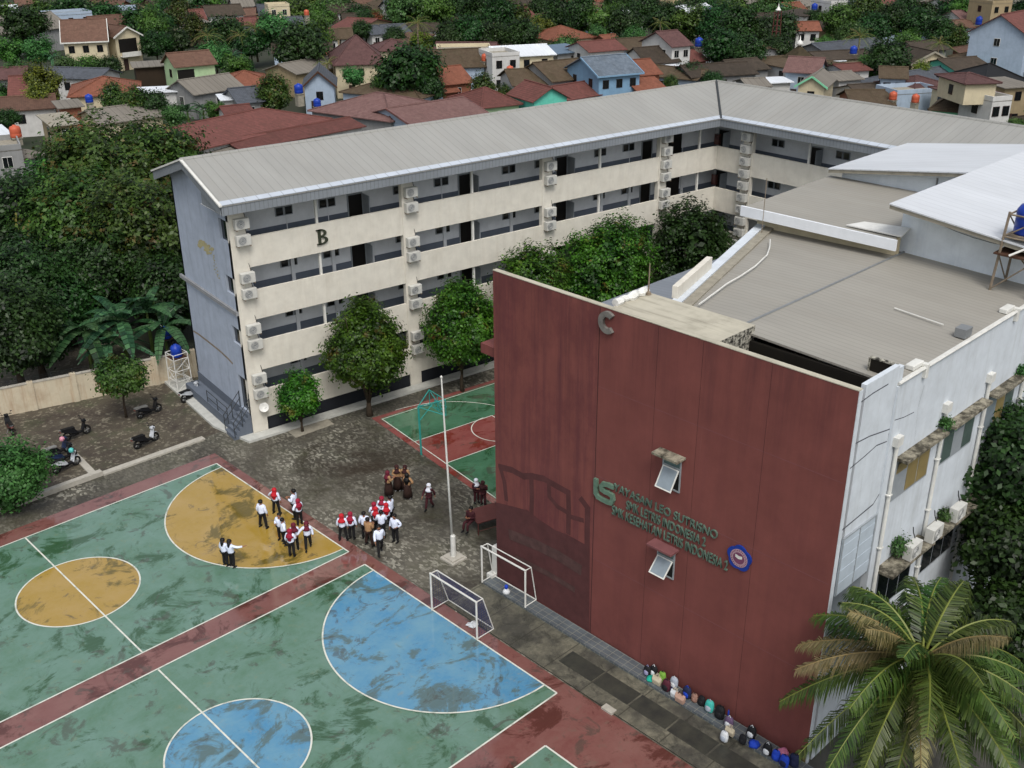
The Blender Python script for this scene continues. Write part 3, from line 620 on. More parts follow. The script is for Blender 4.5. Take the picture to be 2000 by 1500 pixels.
poly = [(-.0035, y, z) for y, z in q]+[(-.0035, q[-1][0]-.1, .18),(-.0035, 16.72, .18)]
mb.add(poly, [tuple(range(len(poly)))]); mb.build('mural', 'mural_dark', hall)
mb = MB(); cnt[0] = 30; stroke([(1000,1045),(1050,1065),(1090,1085),(1130,1110)], .55); stroke([(1010,1090),(1070,1120),(1120,1150)], .3); mb.build('mural', 'mural_grey', hall)
# windows of the red wall
def awning_window(z0, z1, y0, y1, zs, ang, hoodmat):
    b = MB(); Y0, Y1 = y0-HY, y1-HY
    for a in ((Y0-.05,Y0,z0,z1),(Y1,Y1+.05,z0,z1)): b.box(-.05, .01, a[0], a[1], a[2], a[3])
    b.box(-.05, .01, Y0-.05, Y1+.05, z0-.05, z0); b.box(-.05, .01, Y0-.05, Y1+.05, z1, z1+.05); b.box(-.05, .01, Y0, Y1, zs-.03, zs+.03)
    w_ = b.build('window', 'frame_grey', hall)
    b = MB(); b.box(-.012, .01, Y0, Y1, z0, zs-.03); b.build('inner_shade_panel', 'door_and_shade_dark', w_)  # flat dark panel in place of the shaded room behind
    b = MB(); b.box(-.025, .01, Y0, Y1, zs+.03, z1); b.build('pane', 'glass_green', w_)
    b = MB(); L = zs-.04-z0; m_ = Matrix.Translation((-.055, 0, zs-.04)) @ Matrix.Rotation(ang, 4, 'Y'); b.T = m_
    for a in ((Y0,Y0+.05,-L,0),(Y1-.05,Y1,-L,0)): b.box(-.03, 0, a[0], a[1], a[2], a[3])
    b.box(-.03, 0, Y0+.05, Y1-.05, -.05, 0); b.box(-.03, 0, Y0+.05, Y1-.05, -L, -L+.05); s = b.build('sash', 'white_paint', w_)
    b = MB(); b.T = m_; b.box(-.018, -.012, Y0+.05, Y1-.05, -L+.05, -.05); b.build('sash_pane', 'glass_pale', w_)
    b = MB(); b.box(-.55, 0, Y0-.22, Y1+.22, z1+.1, z1+.2); b.build('window_hood', hoodmat, hall, .01)
awning_window(9.08, 10.42, 20.52, 21.28, 10.02, R(30), 'moss_concrete'); awning_window(5.12, 6.36, 20.52, 21.28, 5.95, R(42), 'joint_pale')
# white side wall with an open stair landing near the red corner
hb('side_wall', 'white_wall', (29.1, 31.6, 13.92, 14.1, 7.5, 15.45), (29.1, 31.25, 13.92, 14.1, 0, 3.1), (31.25, 44, 13.921, 14.099, 0, 14.82), (28.715, 28.93, 13.921, 13.949, 0, 15.45), (31.25, 31.35, 13.84, 13.918, 0, 14.8))
hb('landing_wall', 'panel_white', (29.1, 31.25, 15.4, 15.5, 2, 9), (31.26, 31.3, 14.11, 15.4, 2, 9)); hb('landing_floor', 'concrete', (29.1, 31.25, 13.95, 15.4, 3.1, 3.2), (29.1, 31.25, 14.15, 15.4, 7.4, 7.52))
for z0, z1 in ((7.55, 9.85), (3.1, 5.3)):
    b = MB()
    for k in range(9): b.box(28.97-HX, 31.2-HX, -.06 if k % 2 else -.05, -.005, z0+k*(z1-z0)/9, z0+(k+1)*(z1-z0)/9)
    b.build('cladding_panel', 'panel_white', hall)
for z0, z1 in ((7.55, 9.85), (3.1, 5.3)):
    b = MB()
    for x in (28.98, 30.1, 31.18): b.box(x-HX-.02, x-HX+.02, -.075, -.04, z0, z1)
    b.box(28.97-HX, 31.2-HX, -.07, -.006, z1, z1+.05); b.build('cladding_trim', 'frame_grey', hall)
b = MB(); random.seed(5)
def crack(pts, wd=.022):
    for i, ((x0,z0),(x1,z1)) in enumerate(zip(pts, pts[1:])): b.quad((x0-HX,-.004,z0-wd),(x1-HX,-.004,z1-wd),(x1-HX,-.004,z1+wd),(x0-HX,-.004,z0+wd))
def wp(u, v):
    d = ray(u, v); n = Vector((-math.sin(TC), math.cos(TC), 0)); p = w2c(Vector((0,0,CAM_H))+d*(HY/d.dot(n))); return (p.x, p.z)
crack([wp(*q) for q in ((1682,785),(1705,768),(1735,750))]); crack([wp(*q) for q in ((1671,866),(1698,852),(1738,838))]); crack([wp(*q) for q in ((1660,915),(1690,890),(1712,870),(1732,862))]); crack([wp(*q) for q in ((1645,1035),(1675,1010),(1705,985),(1720,960),(1726,925),(1735,850),(1745,820),(1757,750))], .03)
crack([wp(*q) for q in ((1690,905),(1683,945),(1677,1005))], .015); crack([wp(*q) for q in ((1743,822),(1765,815),(1785,805))], .015); crack([wp(*q) for q in ((1805,752),(1793,795),(1786,860))], .02)
b.build('crack', 'crack', hall)
def side_window(x0, x1, z0, z1, panes, open_=None):
    b = MB(); b.box(x0-HX-.06, x1-HX+.06, -.05, -.003, z0-.06, z1+.05); wn = b.build('window', 'frame_grey', hall); n = len(panes)
    for i, mt in enumerate(panes):
        a = x0+(x1-x0)*i/n+.04; c = x0+(x1-x0)*(i+1)/n-.04; b = MB()
        if open_ == i: b.T = Matrix.Translation((0, -.06, z1)) @ Matrix.Rotation(R(9), 4, 'X') @ Matrix.Translation((0, .0, -z1))
        b.box(a-HX, c-HX, -.068, -.052, z0+.03, z1-.02); b.build('pane', mt, wn)
side_window(32.2, 34.8, 10.05, 11.55, ['pane_tan', 'pane_tan', 'pane_tan'], 0); side_window(35.9, 38.5, 10.05, 11.55, ['glass_green', 'glass_pale', 'glass_green'], 1)
side_window(39.6, 42.2, 10.05, 11.55, ['glass_pale', 'pane_tan', 'glass_green']); 
for k in range(3): side_window(32.2+3.7*k, 34.9+3.7*k, 5.1, 6.9, ['glass_dark', 'glass_dark', 'glass_dark'])
for k in range(4):
    b = MB(); b.box(32.1+3.7*k-HX, 35.3+3.7*k-HX, -.45, 0, 11.66, 11.78); b.build('window_hood', 'moss_concrete', hall, .01)
for k in range(4):
    b = MB(); b.box(31.9+3.7*k-HX, 35.2+3.7*k-HX, -.72, 0, 7.12, 7.24); b.build('ledge', 'moss_concrete', hall, .01)
for k in range(4):
    x = 31.85+3.7*k-HX; b = MB(); b.tube([(x,-.09,.1),(x,-.09,12.4)], .075, 8); b.box(x-.2, x+.2, -.2, 0, 12.4, 12.75)
    for z in (10.4, 8.2, 5.6): b.box(x-.11, x+.11, -.17, -.01, z, z+.05)
    b.build('drain_pipe', 'white_paint', hall)
b = MB(); b.box(31.3-HX, 44-HX, -.05, .32, 14.82, 14.9); b.tube([(31.3-HX,-.06,14.9),(44-HX,-.06,14.9)], .06, 6); b.build('gutter', 'white_paint', hall)
for x in (33.0, 40.5): hbx = hb('gutter_outlet', 'white_paint', (x-.5, x+.25, 13.98, 14.3, 14.92, 15.1), (x+.1, x+.3, 13.78, 14.0, 14.5, 15.05), bevel=.03)
hb('roof_vent', 'grey_metal', (36.4, 36.95, 13.98, 14.4, 14.95, 15.3), bevel=.01)
hb('side_parapet', 'white_wall', (29.1, 31.3, 13.921, 14.099, 15.451, 15.55))
# flat roof, concrete slab, mossy recess behind the red wall
b = MB()
b.slab([H(31.15,14.0,14.9), H(44,14.0,14.9), H(44,20.2,15.12), H(31.15,20.2,15.12)], .08)
b.slab([H(30.6,20.2,15.12), H(44,20.2,15.12), H(44,27.1,14.97), H(30.6,22.85,15.0)], .08)
b.build('roof', 'hall_roof', hall)
b = MB(); b.tube([H(30.7,20.2,15.14), H(44,20.2,15.14)], .05, 6); b.build('ridge_cap', 'grey_metal', hall)
hb('concrete_slab', 'slab_top', (28.95, 31.42, 19.6, 24.5, 15.14, 15.34)); hb('slab_end', 'stone_mix', (28.95, 31.40, 19.585, 19.9, 13.9, 15.338))
hb('recess_floor', 'moss_black', (28.94, 31.3, 14.1, 19.58, 13.6, 14.0), (31.1, 31.25, 14.1, 19.58, 14.0, 14.815))
hb('roof_upstand', 'moss_black', (31.5, 31.62, 14.12, 15.06, 14.0, 15.38)); hb('roof_upstand', 'stone_mix', (31.45, 31.66, 15.06, 15.12, 14.6, 15.42), (31.48, 31.64, 14.12, 15.06, 15.381, 15.43))
b = MB()
A_, B_ = Vector(H(32.0,23.35,0)), Vector(H(43.9,27.15,0)); dn = (B_-A_).normalized(); nn = Vector((-dn.y, dn.x, 0))
def along(name, mat, s0, s1, o0, o1, z0, z1):
    b = MB(); p = [A_+dn*s0+nn*o0, A_+dn*s1+nn*o0, A_+dn*s1+nn*o1, A_+dn*s0+nn*o1]; b.prism([(q.x,q.y) for q in p], z0, z1); return b.build(name, mat, hall)
L_ = (B_-A_).length; along('roof_parapet', 'white_wall', -.5, L_, 0, .42, 0, 15.12); along('roof_parapet', 'cream', .2, 4.4, .25, .5, 15.122, 15.62); along('roof_kerb', 'concrete', -.4, L_, -.45, -.02, 14.95, 15.08)
b = MB(); b.slab([H(34,24.6,10.9), H(53,24.9,10.9), H(53,34.4,10.05), H(34,34.4,10.05)], .06); b.build('canopy_roof', 'grey_sheet', hall)
b = MB()
for x in (35, 38, 43, 48, 52.5): b.tube([H(x,34.0,0), H(x,34.0,10.05)], .1, 6)
b.build('canopy_post', 'grey_metal', hall)
# raised rear roof with a white fascia
b = MB(); b.slab([H(42.5,20.0,16.0), H(43.85,20.56,16.0), H(50.6,20.56,16.08), H(50.6,27.9,16.08), H(42.5,27.75,16.0)], .1); b.build('rear_roof', 'hall_roof', hall)
hb('rear_fascia', 'bright_white', (42.36, 42.48, 19.9, 27.85, 15.58, 16.06)); hb('rear_wall', 'w_cream', (43.2, 43.4, 20.2, 27.4, 14.6, 15.9), (43.4, 50.6, 27.3, 27.5, 0, 15.97))
b = MB(); b.slab([H(42.9,19.95,16.12), H(43.8,20.0,16.3), H(43.8,22.2,16.14), H(42.9,22.6,16.10)], .05); b.build('flashing', 'white_metal', hall)
# white upper hall behind
up_hall = thing('upper_hall', 'white-walled upper hall with a low pale ribbed gable roof rising behind the beige roof', 'hall', c2w(43.9, 13.95), TC)
def U(x, y, z): return (x-43.9, y-13.95, z)
b = MB(); b.add([U(43.9,13.95,0),U(58.2,13.95,0),U(58.2,20.5,0),U(43.9,20.5,0),U(43.9,13.95,16.8),U(58.2,13.95,16.8),U(58.2,20.5,17.5),U(43.9,20.5,17.5)], [(0,1,5,4),(1,2,6,5),(2,3,7,6),(3,0,4,7)])
b.add([U(50.7,20.52,0),U(58.2,20.52,0),U(58.2,27.3,0),U(50.7,27.3,0),U(50.7,20.52,17.5),U(58.2,20.52,17.5),U(58.2,27.3,16.55),U(50.7,27.3,16.55)], [(1,2,6,5),(2,3,7,6),(3,0,4,7)])
b.build('wall', 'hall_white', up_hall)
b = MB(); b.slab([U(42.25,13.3,16.82),U(58.6,13.3,16.82),U(58.6,20.4,17.62),U(42.25,20.4,17.62)], .06); b.slab([U(50,20.4,17.6),U(58.6,20.4,17.6),U(58.6,27.75,16.58),U(50,27.75,16.58)], .06); b.build('roof', 'white_roof', up_hall)
for y0, z0, y1, z1, x in ((13.3,16.80,20.4,17.60,42.3),(20.4,17.58,27.75,16.56,50.05)): b = MB(); b.add([U(x,y0,z0-.22),U(x,y1,z1-.22),U(x,y1,z1-.02),U(x,y0,z0-.02)], [(0,1,2,3)]); b.add([U(x,y0,z0-.22),U(x+1.7,y0,z0-.22),U(x+1.7,y1,z1-.22),U(x,y1,z1-.22)], [(0,1,2,3)]); b.build('eave_board', 'concrete', up_hall)
b = MB(); pts = [U(43.88,20.3,17.1)]+[U(43.86,20.3-k*.75,17.1-.08*k-.35*math.sin(math.pi*k/8)) for k in range(1,8)]; b.tube(pts, .012, 4); b.tube([U(43.86,20.5,16.9),U(43.8,20.4,17.3)], .02, 4); b.build('cable', 'dark_metal', up_hall)
b = MB(); b.tube([U(50.68,22.2,16.1),U(50.66,22.2,16.9)], .05, 6); b.build('vent_pipe', 'grey_metal', up_hall)
# sign lettering on the red wall: three lines and the two-letter logo
sign = thing('wall_sign', 'three lines of raised green letters with an LS logo on the dark red wall', 'sign', c2w(HX-.004, 21.0, 7.5), TC)
WM = Matrix(((0, 0, -1, 0), (-1, 0, 0, 0), (0, 1, 0, 0), (0, 0, 0, 1)))
def sline(txt, yl, yr, zb, ht):
    lettering('letters', txt, 'letter_green', yl-yr, ht, .035, sign, Matrix.Translation((-.036, yl-21.0, zb-7.5)) @ WM)
sline('YAYASAN LEO SUTRISNO', 23.66, 18.62, 7.82, .36); sline('SMK LETRIS INDONESIA 2', 22.98, 19.12, 7.26, .40); sline('SMK KESEHATAN LETRIS INDONESIA 2', 23.70, 18.06, 6.70, .42)
def logo(px, wd, x, mb):
    pts = [wallp(*q) for q in px]
    for i, ((y0,z0),(y1,z1)) in enumerate(zip(pts, pts[1:])):
        L = math.hypot(y1-y0, z1-z0); ny, nz = -(z1-z0)/L*wd/2, (y1-y0)/L*wd/2; ey, ez = (y1-y0)/L*wd*.3, (z1-z0)/L*wd*.3; o = .0012*i
        q = [(y0-ey-ny,z0-ez-nz),(y0-ey+ny,z0-ez+nz),(y1+ey+ny,z1+ez+nz),(y1+ey-ny,z1+ez-nz)]; n = 4
        v = [(-.11-o, a+HY-21, c-7.5) for a, c in q]+[(.002, a+HY-21, c-7.5) for a, c in q]
        mb.add(v, [(0,1,2,3),(7,6,5,4)]+[(k,4+k,4+(k+1)%4,(k+1)%4) for k in range(4)])
lg = MB(); logo([(1166,936),(1166,950),(1166,962),(1170,969),(1178,974),(1188,979),(1195,981)], .19, 0, lg)
logo([(1199,950),(1190,946),(1181,944),(1177,948),(1178,955),(1184,959),(1191,962),(1198,967),(1199,974),(1196,981)], .19, 0, lg); lg.build('logo', 'logo_green', sign)
lc = MB(); n = 24
ring = []
for i in range(n+1):
    a = R(48+264*i/n); ring.append((math.cos(a), math.sin(a)))
for (c0,s0),(c1,s1) in zip(ring, ring[1:]):
    q = [(c0*.43,s0*.45),(c1*.43,s1*.45),(c1*.22,s1*.25),(c0*.19,s0*.22)]
    v = [(-.13, -a, z) for a, z in q]+[(0, -a, z) for a, z in q]; lc.add(v, [(0,1,2,3),(7,6,5,4),(0,4,5,1),(2,6,7,3),(1,5,6,2),(3,7,4,0)])
plain('weathered_grey', '6d6a66', .8, .25, 5); tag(lc.build('wall_letter', 'weathered_grey', loc=c2w(HX-.003, 24.27, 14.92), rz=TC), 'weathered grey letter C at the top edge of the red wall', 'letter sign')
em = thing('wall_emblem', 'round school emblem on a blue scalloped plate at the right end of the lettering', 'emblem', c2w(HX-.003, 17.6, 7.5), TC)
plain('emblem_blue', '17358c', .4); plain('emblem_pale', 'a88a94', .5); plain('emblem_plum', '6e3f5a', .5)
def disc(x0, x1, rf, n, mb):
    p = [(rf(2*math.pi*i/n)*math.cos(2*math.pi*i/n), rf(2*math.pi*i/n)*math.sin(2*math.pi*i/n)) for i in range(n)]
    v = [(x1, a, z) for a, z in p]+[(x0, a, z) for a, z in p]
    mb.add(v, [tuple(range(n))[::-1], tuple(range(n, 2*n))]+[(i,(i+1)%n,n+(i+1)%n,n+i) for i in range(n)])
b = MB(); disc(0, -.07, lambda t: .455+.075*abs(math.cos(2.5*(t-math.pi/2))), 80, b); b.build('plate', 'emblem_blue', em)
b = MB(); disc(-.06, -.08, lambda t: .37, 40, b); b.build('ring', 'emblem_pale', em); b = MB(); disc(-.07, -.086, lambda t: .24, 32, b); b.build('centre', 'emblem_plum', em)
b = MB(); b.quad((-.092,.15,.02),(-.092,0,-.03),(-.092,0,.11),(-.092,.15,.14)); b.quad((-.092,0,-.03),(-.092,-.15,.02),(-.092,-.15,.14),(-.092,0,.11)); b.build('book', 'white_paint', em)
b = MB()
for i in range(26):
    a = 2*math.pi*i/26; b.T = Matrix.Rotation(a, 4, 'X'); b.box(-.085, -.078, -.014, .014, .285, .345)
b.T = None; b.build('ring_letters', 'emblem_plum', em)
# things on and along the hall
for k, (u, v) in enumerate(((1780,1086),(1822,1052),(1868,1012))):
    p = atc(u, v, 7.25); lab = ['white air conditioner on the concrete ledge, the one nearest the palm tree', 'white air conditioner on the concrete ledge, between two others', 'white air conditioner on the concrete ledge, the one nearest the dark tree'][k]
    o = dup(ac0, c2w(p.x, p.y, 7.55), TC, lab, group='air conditioners on the hall ledge')
cb = MB(); pts = [H(*atc(u, v, 15.15)[:2], 15.2) for u, v in ((1504,470),(1503,485),(1498,500),(1475,522),(1445,542),(1420,556),(1395,575),(1365,597))]
b = MB(); c0 = Vector(c2w(*[pts[0][0]+HX, pts[0][1]+HY, 0])); 
loc = [Vector(p)-Vector(pts[0]) for p in pts]; b.tube(loc, .035, 5); wc = c2w(pts[0][0]+HX, pts[0][1]+HY, 15.2)
tag(b.build('roof_hose', 'white_paint', loc=wc, rz=TC), 'white hose snaking down the beige sheet roof', 'hose')
p0, p1 = atc(1747,603,15.06), atc(1842,637,15.0); b = MB(); b.tube([(0,0,0),(p1.x-p0.x,p1.y-p0.y,-.03)], .03, 5); tag(b.build('roof_pipe', 'white_paint', loc=c2w(p0.x,p0.y,15.09), rz=TC), 'straight white pipe lying on the beige sheet roof', 'pipe')
b = MB(); b.lathe([(.12,0),(.1,.1),(.03,.15),(.025,1.0),(.02,1.3)], n=8); tag(b.build('lightning_rod', 'rust_metal', loc=c2w(31.2,24.4,15.345)), 'rusty lightning rod standing on the concrete roof slab', 'lightning rod')
b = MB(); rd_ = random.Random(4); b.tube([(.16*i,rd_.uniform(-.05,.05),.12+rd_.uniform(-.03,.03)) for i in range(13)], [rd_.uniform(.10,.2) for i in range(13)], 8)
tag(b.build('tarpaulin_roll', 'white_metal', loc=c2w(29.35,24.55,15.345), rz=TC), 'crumpled white plastic roll along the edge of the roof slab', 'plastic roll')
b = MB(); b.tube([(0,0,0),(0,0,2.6)], .018, 5); tag(b.build('roof_mast', 'rust_metal', loc=c2w(42.1,26.4,15.1)), 'thin rusty mast beside the white fascia on the roof', 'mast')
def ledge_plant(u, v, z, r, seed, label):
    p = atc(u, v, z); t = thing('ledge_plant', label, 'plant', c2w(p.x, min(p.y, 13.75), z), 0, 'weeds growing on the hall ledges'); LEDGE.append((t, r, seed))
LEDGE = []
ledge_plant(1748,1085,7.24,.5,61,'largest green weed growing on the ledge above the palm'); ledge_plant(1832,1010,7.24,.25,62,'small weed on the ledge between two air conditioners'); ledge_plant(1823,830,11.78,.22,63,'tiny bright weed on the window hood near the rain head'); ledge_plant(1890,700,11.78,.18,64,'tiny weed on the farther window hood')
# water tower at the right rim
tw = thing('water_tower', 'blue water tank on a rusty steel frame on the hall roof corner', 'water tower', c2w(42.95,14.85,14.9), TC)
b = MB(); s = .75
for x in (-s, s):
    for y in (-s, s): b.tube([(x,y,0),(x*.8,y*.8,3.3)], .055, 6)
for z, k in ((1.55, .9), (2.3, .86), (3.2, .8)):
    for (x0,y0,x1,y1) in ((-s,-s,s,-s),(s,-s,s,s),(s,s,-s,s),(-s,s,-s,-s)): b.tube([(x0*k,y0*k,z),(x1*k,y1*k,z)], .04, 5)
for (x0,y0,x1,y1) in ((-s,-s,s,-s),(s,s,-s,s),(-s,s,-s,-s),(s,-s,s,s)): b.tube([(x0,y0,.1),(x1*.9,y1*.9,1.5)], .03, 5); b.tube([(x0*.86,y0*.86,2.3),(x1*.8,y1*.8,3.2)], .03, 5)
b.build('frame', 'rust_metal', tw); b = MB(); b.box(-.85,.85,-.85,.85,1.58,1.64); b.build('platform', 'wood_dark', tw)
b = MB(); b.box(-.6,.6,-.6,.6,2.34,2.4); b.build('tank_deck', 'rust_metal', tw)
b = MB(); b.lathe([(.5,0),(.54,.06),(.54,.3),(.52,.33),(.54,.36),(.54,.62),(.52,.65),(.54,.68),(.54,.95),(.42,1.15),(.2,1.2),(.2,1.28),(.02,1.29)], c=(0,0,2.4), n=20); b.build('tank', 'tank_blue', tw, smooth=True)
b = MB(); b.tube([(-.8,.2,1.66),(-1.2,.1,1.75),(-.7,-.3,2.0),(.2,-.5,2.3)], .045, 6); b.build('pipe', 'white_paint', tw)
# ---------------------------------------------------------------- goals, hoop, flagpole, table, wall, tanks
def goal(name, label, pl, pr_, depth_, net):
    pl = w2c(pl); pr_ = w2c(pr_); W = (Vector(pr_[:2])-Vector(pl[:2])).length; d = Vector(pr_[:2])-Vector(pl[:2])
    rz = math.atan2(d.y, d.x) + TC; t = thing(name, label, 'goal', c2w(pl.x, pl.y, max(.02, pl.z)), rz)     # local +x along the bar, +y behind
    H_ = 2.0; b = MB(); r = .045
    b.tube([(0,0,0),(0,0,H_)], r, 8); b.tube([(W,0,0),(W,0,H_)], r, 8); b.tube([(-.04,0,H_),(W+.04,0,H_)], r, 8); b.build('post_frame', 'white_paint', t)
    b = MB(); r = .028
    for x in (0, W): b.tube([(x,0,H_),(x,.38,H_-.02),(x,depth_,.04),(x,0,.04)], r, 6)
    b.tube([(0,.38,H_-.02),(W,.38,H_-.02)], r, 6); b.tube([(0,depth_,.04),(W,depth_,.04)], r, 6); b.build('rear_frame', 'white_paint', t)
    if net:
        b = MB(); q = [(.0,H_-.02),(.38,H_-.04),(depth_-.02,.06)]
        for i in range(25):
            x = W*i/24; b.tube([(x,y+.02,z) for y, z in q], .0075, 3, 0, False)
        for k in range(4): y = .02+.36*k/3; b.tube([(0,y,H_-.03),(W,y,H_-.03)], .0075, 3, 0, False)
        for k in range(1, 16): f = k/16; b.tube([(0,.4+(depth_-.4)*f,(H_-.04)*(1-f)+.06*f),(W,.4+(depth_-.4)*f,(H_-.04)*(1-f)+.06*f)], .0075, 3, 0, False)
        for x in (0, W):
            for k in range(1, 16): z = H_*k/16; yb = depth_-(depth_-.38)*z/H_; b.tube([(x,0,z),(x,yb,z)], .0075, 3, 0, False)
            for k in range(1, 7): y = depth_*k/7; zt = H_ if y < .38 else H_*(depth_-y)/(depth_-.38); b.tube([(x,y,.05),(x,y,zt)], .0075, 3, 0, False)
        plain('net_navy', '20285a', .8); b.build('net', 'net_navy', t)
goal('futsal_goal', 'white futsal goal with a navy net on the blue court edge', at(844,1192), at(932,1250), 1.0, True)
goal('futsal_goal', 'bare white goal frame without a net standing against the red wall', at(942,1137,.16), at(1026,1186,.16), .72, False)
t = thing('flagpole', 'tall thin white flagpole on a square concrete base', 'flagpole', at(886,1092))
b = MB(); b.cbox((0,0,.06), (.95,.95,.12)); b.cbox((0,0,.15), (.72,.72,.08)); b.build('base', 'concrete_pale', t, .015); b = MB(); b.lathe([(.13,.19),(.13,1.35),(.09,1.4)], n=10); b.build('socket', 'white_paint', t)
b = MB(); b.lathe([(.062,1.3),(.05,5),(.035,9.55),(.02,9.65)], n=10); pole_ = b.build('pole', 'white_paint', t, smooth=True)
b = MB(); b.lathe([(.01,9.6),(.06,9.66),(.06,9.72),(.01,9.78)], n=8); fin_ = b.build('finial', 'white_paint', t)
t.rotation_euler.z = TC
for o_ in (pole_, fin_): o_.rotation_euler.x = R(-2.5)
t = thing('basketball_hoop', 'teal steel basketball stand with a bare frame backboard', 'basketball hoop', at(823,888))
b = MB(); b.tube([(0,0,0),(-.05,0,3.15)], .06, 8); b.build('pole', 'teal_metal', t)
b = MB()
BZ0, BZ1, BY_, BXx = 2.5, 3.5, .85, 1.25
for (y0,z0,y1,z1) in ((-BY_,BZ0,BY_,BZ0),(BY_,BZ0,BY_,BZ1),(BY_,BZ1,-BY_,BZ1),(-BY_,BZ1,-BY_,BZ0),(-BY_,BZ0,BY_,BZ1),(-BY_,BZ1,BY_,BZ0),(-.3,BZ0+.1,.3,BZ0+.1),(.3,BZ0+.1,.3,BZ0+.55),(.3,BZ0+.55,-.3,BZ0+.55),(-.3,BZ0+.55,-.3,BZ0+.1),(0,BZ0,0,BZ1)): b.tube([(BXx,y0,z0),(BXx,y1,z1)], .024, 6)
b.build('backboard', 'teal_metal', t)
b = MB()
for y in (-BY_, BY_): b.tube([(-.05,0,3.15),(BXx,y,BZ1)], .03, 6); b.tube([(-.05,0,3.1),(BXx,y,BZ0)], .03, 6)
b.tube([(-.03,0,2.2),(.9,0,3.0)], .03, 6); b.build('arm', 'teal_metal', t)
b = MB(); b.tube([(BXx+.35+.22*math.cos(2*math.pi*i/16), .22*math.sin(2*math.pi*i/16), 2.62) for i in range(17)], .018, 5); b.tube([(BXx,0,2.62),(BXx+.13,0,2.62)], .02, 5); b.build('rim', 'teal_metal', t)
t = thing('table', 'reddish brown outdoor table with thin legs beside the red wall', 'table', (at(918,1000,.75)+at(985,1002,.75))/2-Vector((0,0,.75)), TC+R(-16))
b = MB(); b.box(-.9,.9,-.7,.7,.70,.75); b.build('tabletop', 'brown_metal', t, .01)
for x in (-.84,.84):
    for y in (-.64,.64): b = MB(); b.tube([(x,y,0),(x,y,.7)], .028, 6); b.build('leg', 'brown_metal', t)
b = MB()
for y in (-.64,.64): b.tube([(-.84,y,.22),(.84,y,.22)], .018, 5)
b.build('stretcher', 'brown_metal', t)
t = thing('boundary_wall', 'weathered beige panel wall with rust streaks and barbed wire behind the parked motorbikes', 'wall', (22.2, 65.45, 0), math.atan2(1.75, -13.2))
b = MB(); b.box(0, 32, -.07, .07, 0, 1.85); b.build('panel', 'yard_wall', t)
b = MB()
for k in range(13): b.box(2.55*k-.17, 2.55*k+.17, -.16, .16, 0, 1.98)
b.build('pilaster', 'yard_wall', t); b = MB(); b.box(0, 32, -.11, .11, 1.851, 1.93); b.build('coping', 'concrete_pale', t)
b = MB()
for k in range(26): b.tube([(1.27*k,0,1.9),(1.27*k,.12,2.35)], .015, 4)
for z in (2.05, 2.18, 2.32): b.tube([(0,.12*(z-1.9)/.45,z),(32,.12*(z-1.9)/.45,z)], .008, 3)
b.build('barbed_wire', 'dark_metal', t)
def yard_tower(label, loc, hgt, sz, mat):
    t = thing('water_tower', label, 'water tower', loc, R(8)); b = MB(); s = sz
    for x in (-s, s):
        for y in (-s, s): b.tube([(x*1.1,y*1.1,0),(x,y,hgt+.35)], .035, 6)
    for z in (.7, 1.4, hgt, hgt+.35):
        if z > hgt+.4: continue
        for (x0,y0,x1,y1) in ((-s,-s,s,-s),(s,-s,s,s),(s,s,-s,s),(-s,s,-s,-s)): b.tube([(x0,y0,z),(x1,y1,z)], .025, 5)
    for (x0,y0,x1,y1) in ((-s,-s,s,-s),(s,s,-s,s),(s,-s,s,s),(-s,s,-s,-s)): b.tube([(x0,y0,.05),(x1,y1,.7)], .02, 5); b.tube([(x1,y1,.7),(x0,y0,1.4)], .02, 5); b.tube([(x0,y0,1.4),(x1,y1,hgt)], .02, 5)
    b.build('frame', mat, t); b = MB(); b.box(-s,s,-s,s,hgt,hgt+.04); b.build('deck', 'wood_dark', t)
    b = MB(); b.lathe([(.33,0),(.36,.05),(.36,.25),(.34,.28),(.36,.31),(.36,.6),(.28,.75),(.14,.8),(.12,.86),(.01,.87)], c=(0,0,hgt+.05), n=18); b.build('tank', 'tank_blue', t, smooth=True)
yard_tower('blue water tank on a white lattice frame in front of the beige wall', (20.75, 64.3, 0), 2.2, .5, 'white_paint')
yard_tower('blue water tank half hidden under banana leaves behind the beige wall', (21.3, 67.6, 0), 2.3, .42, 'dark_metal')

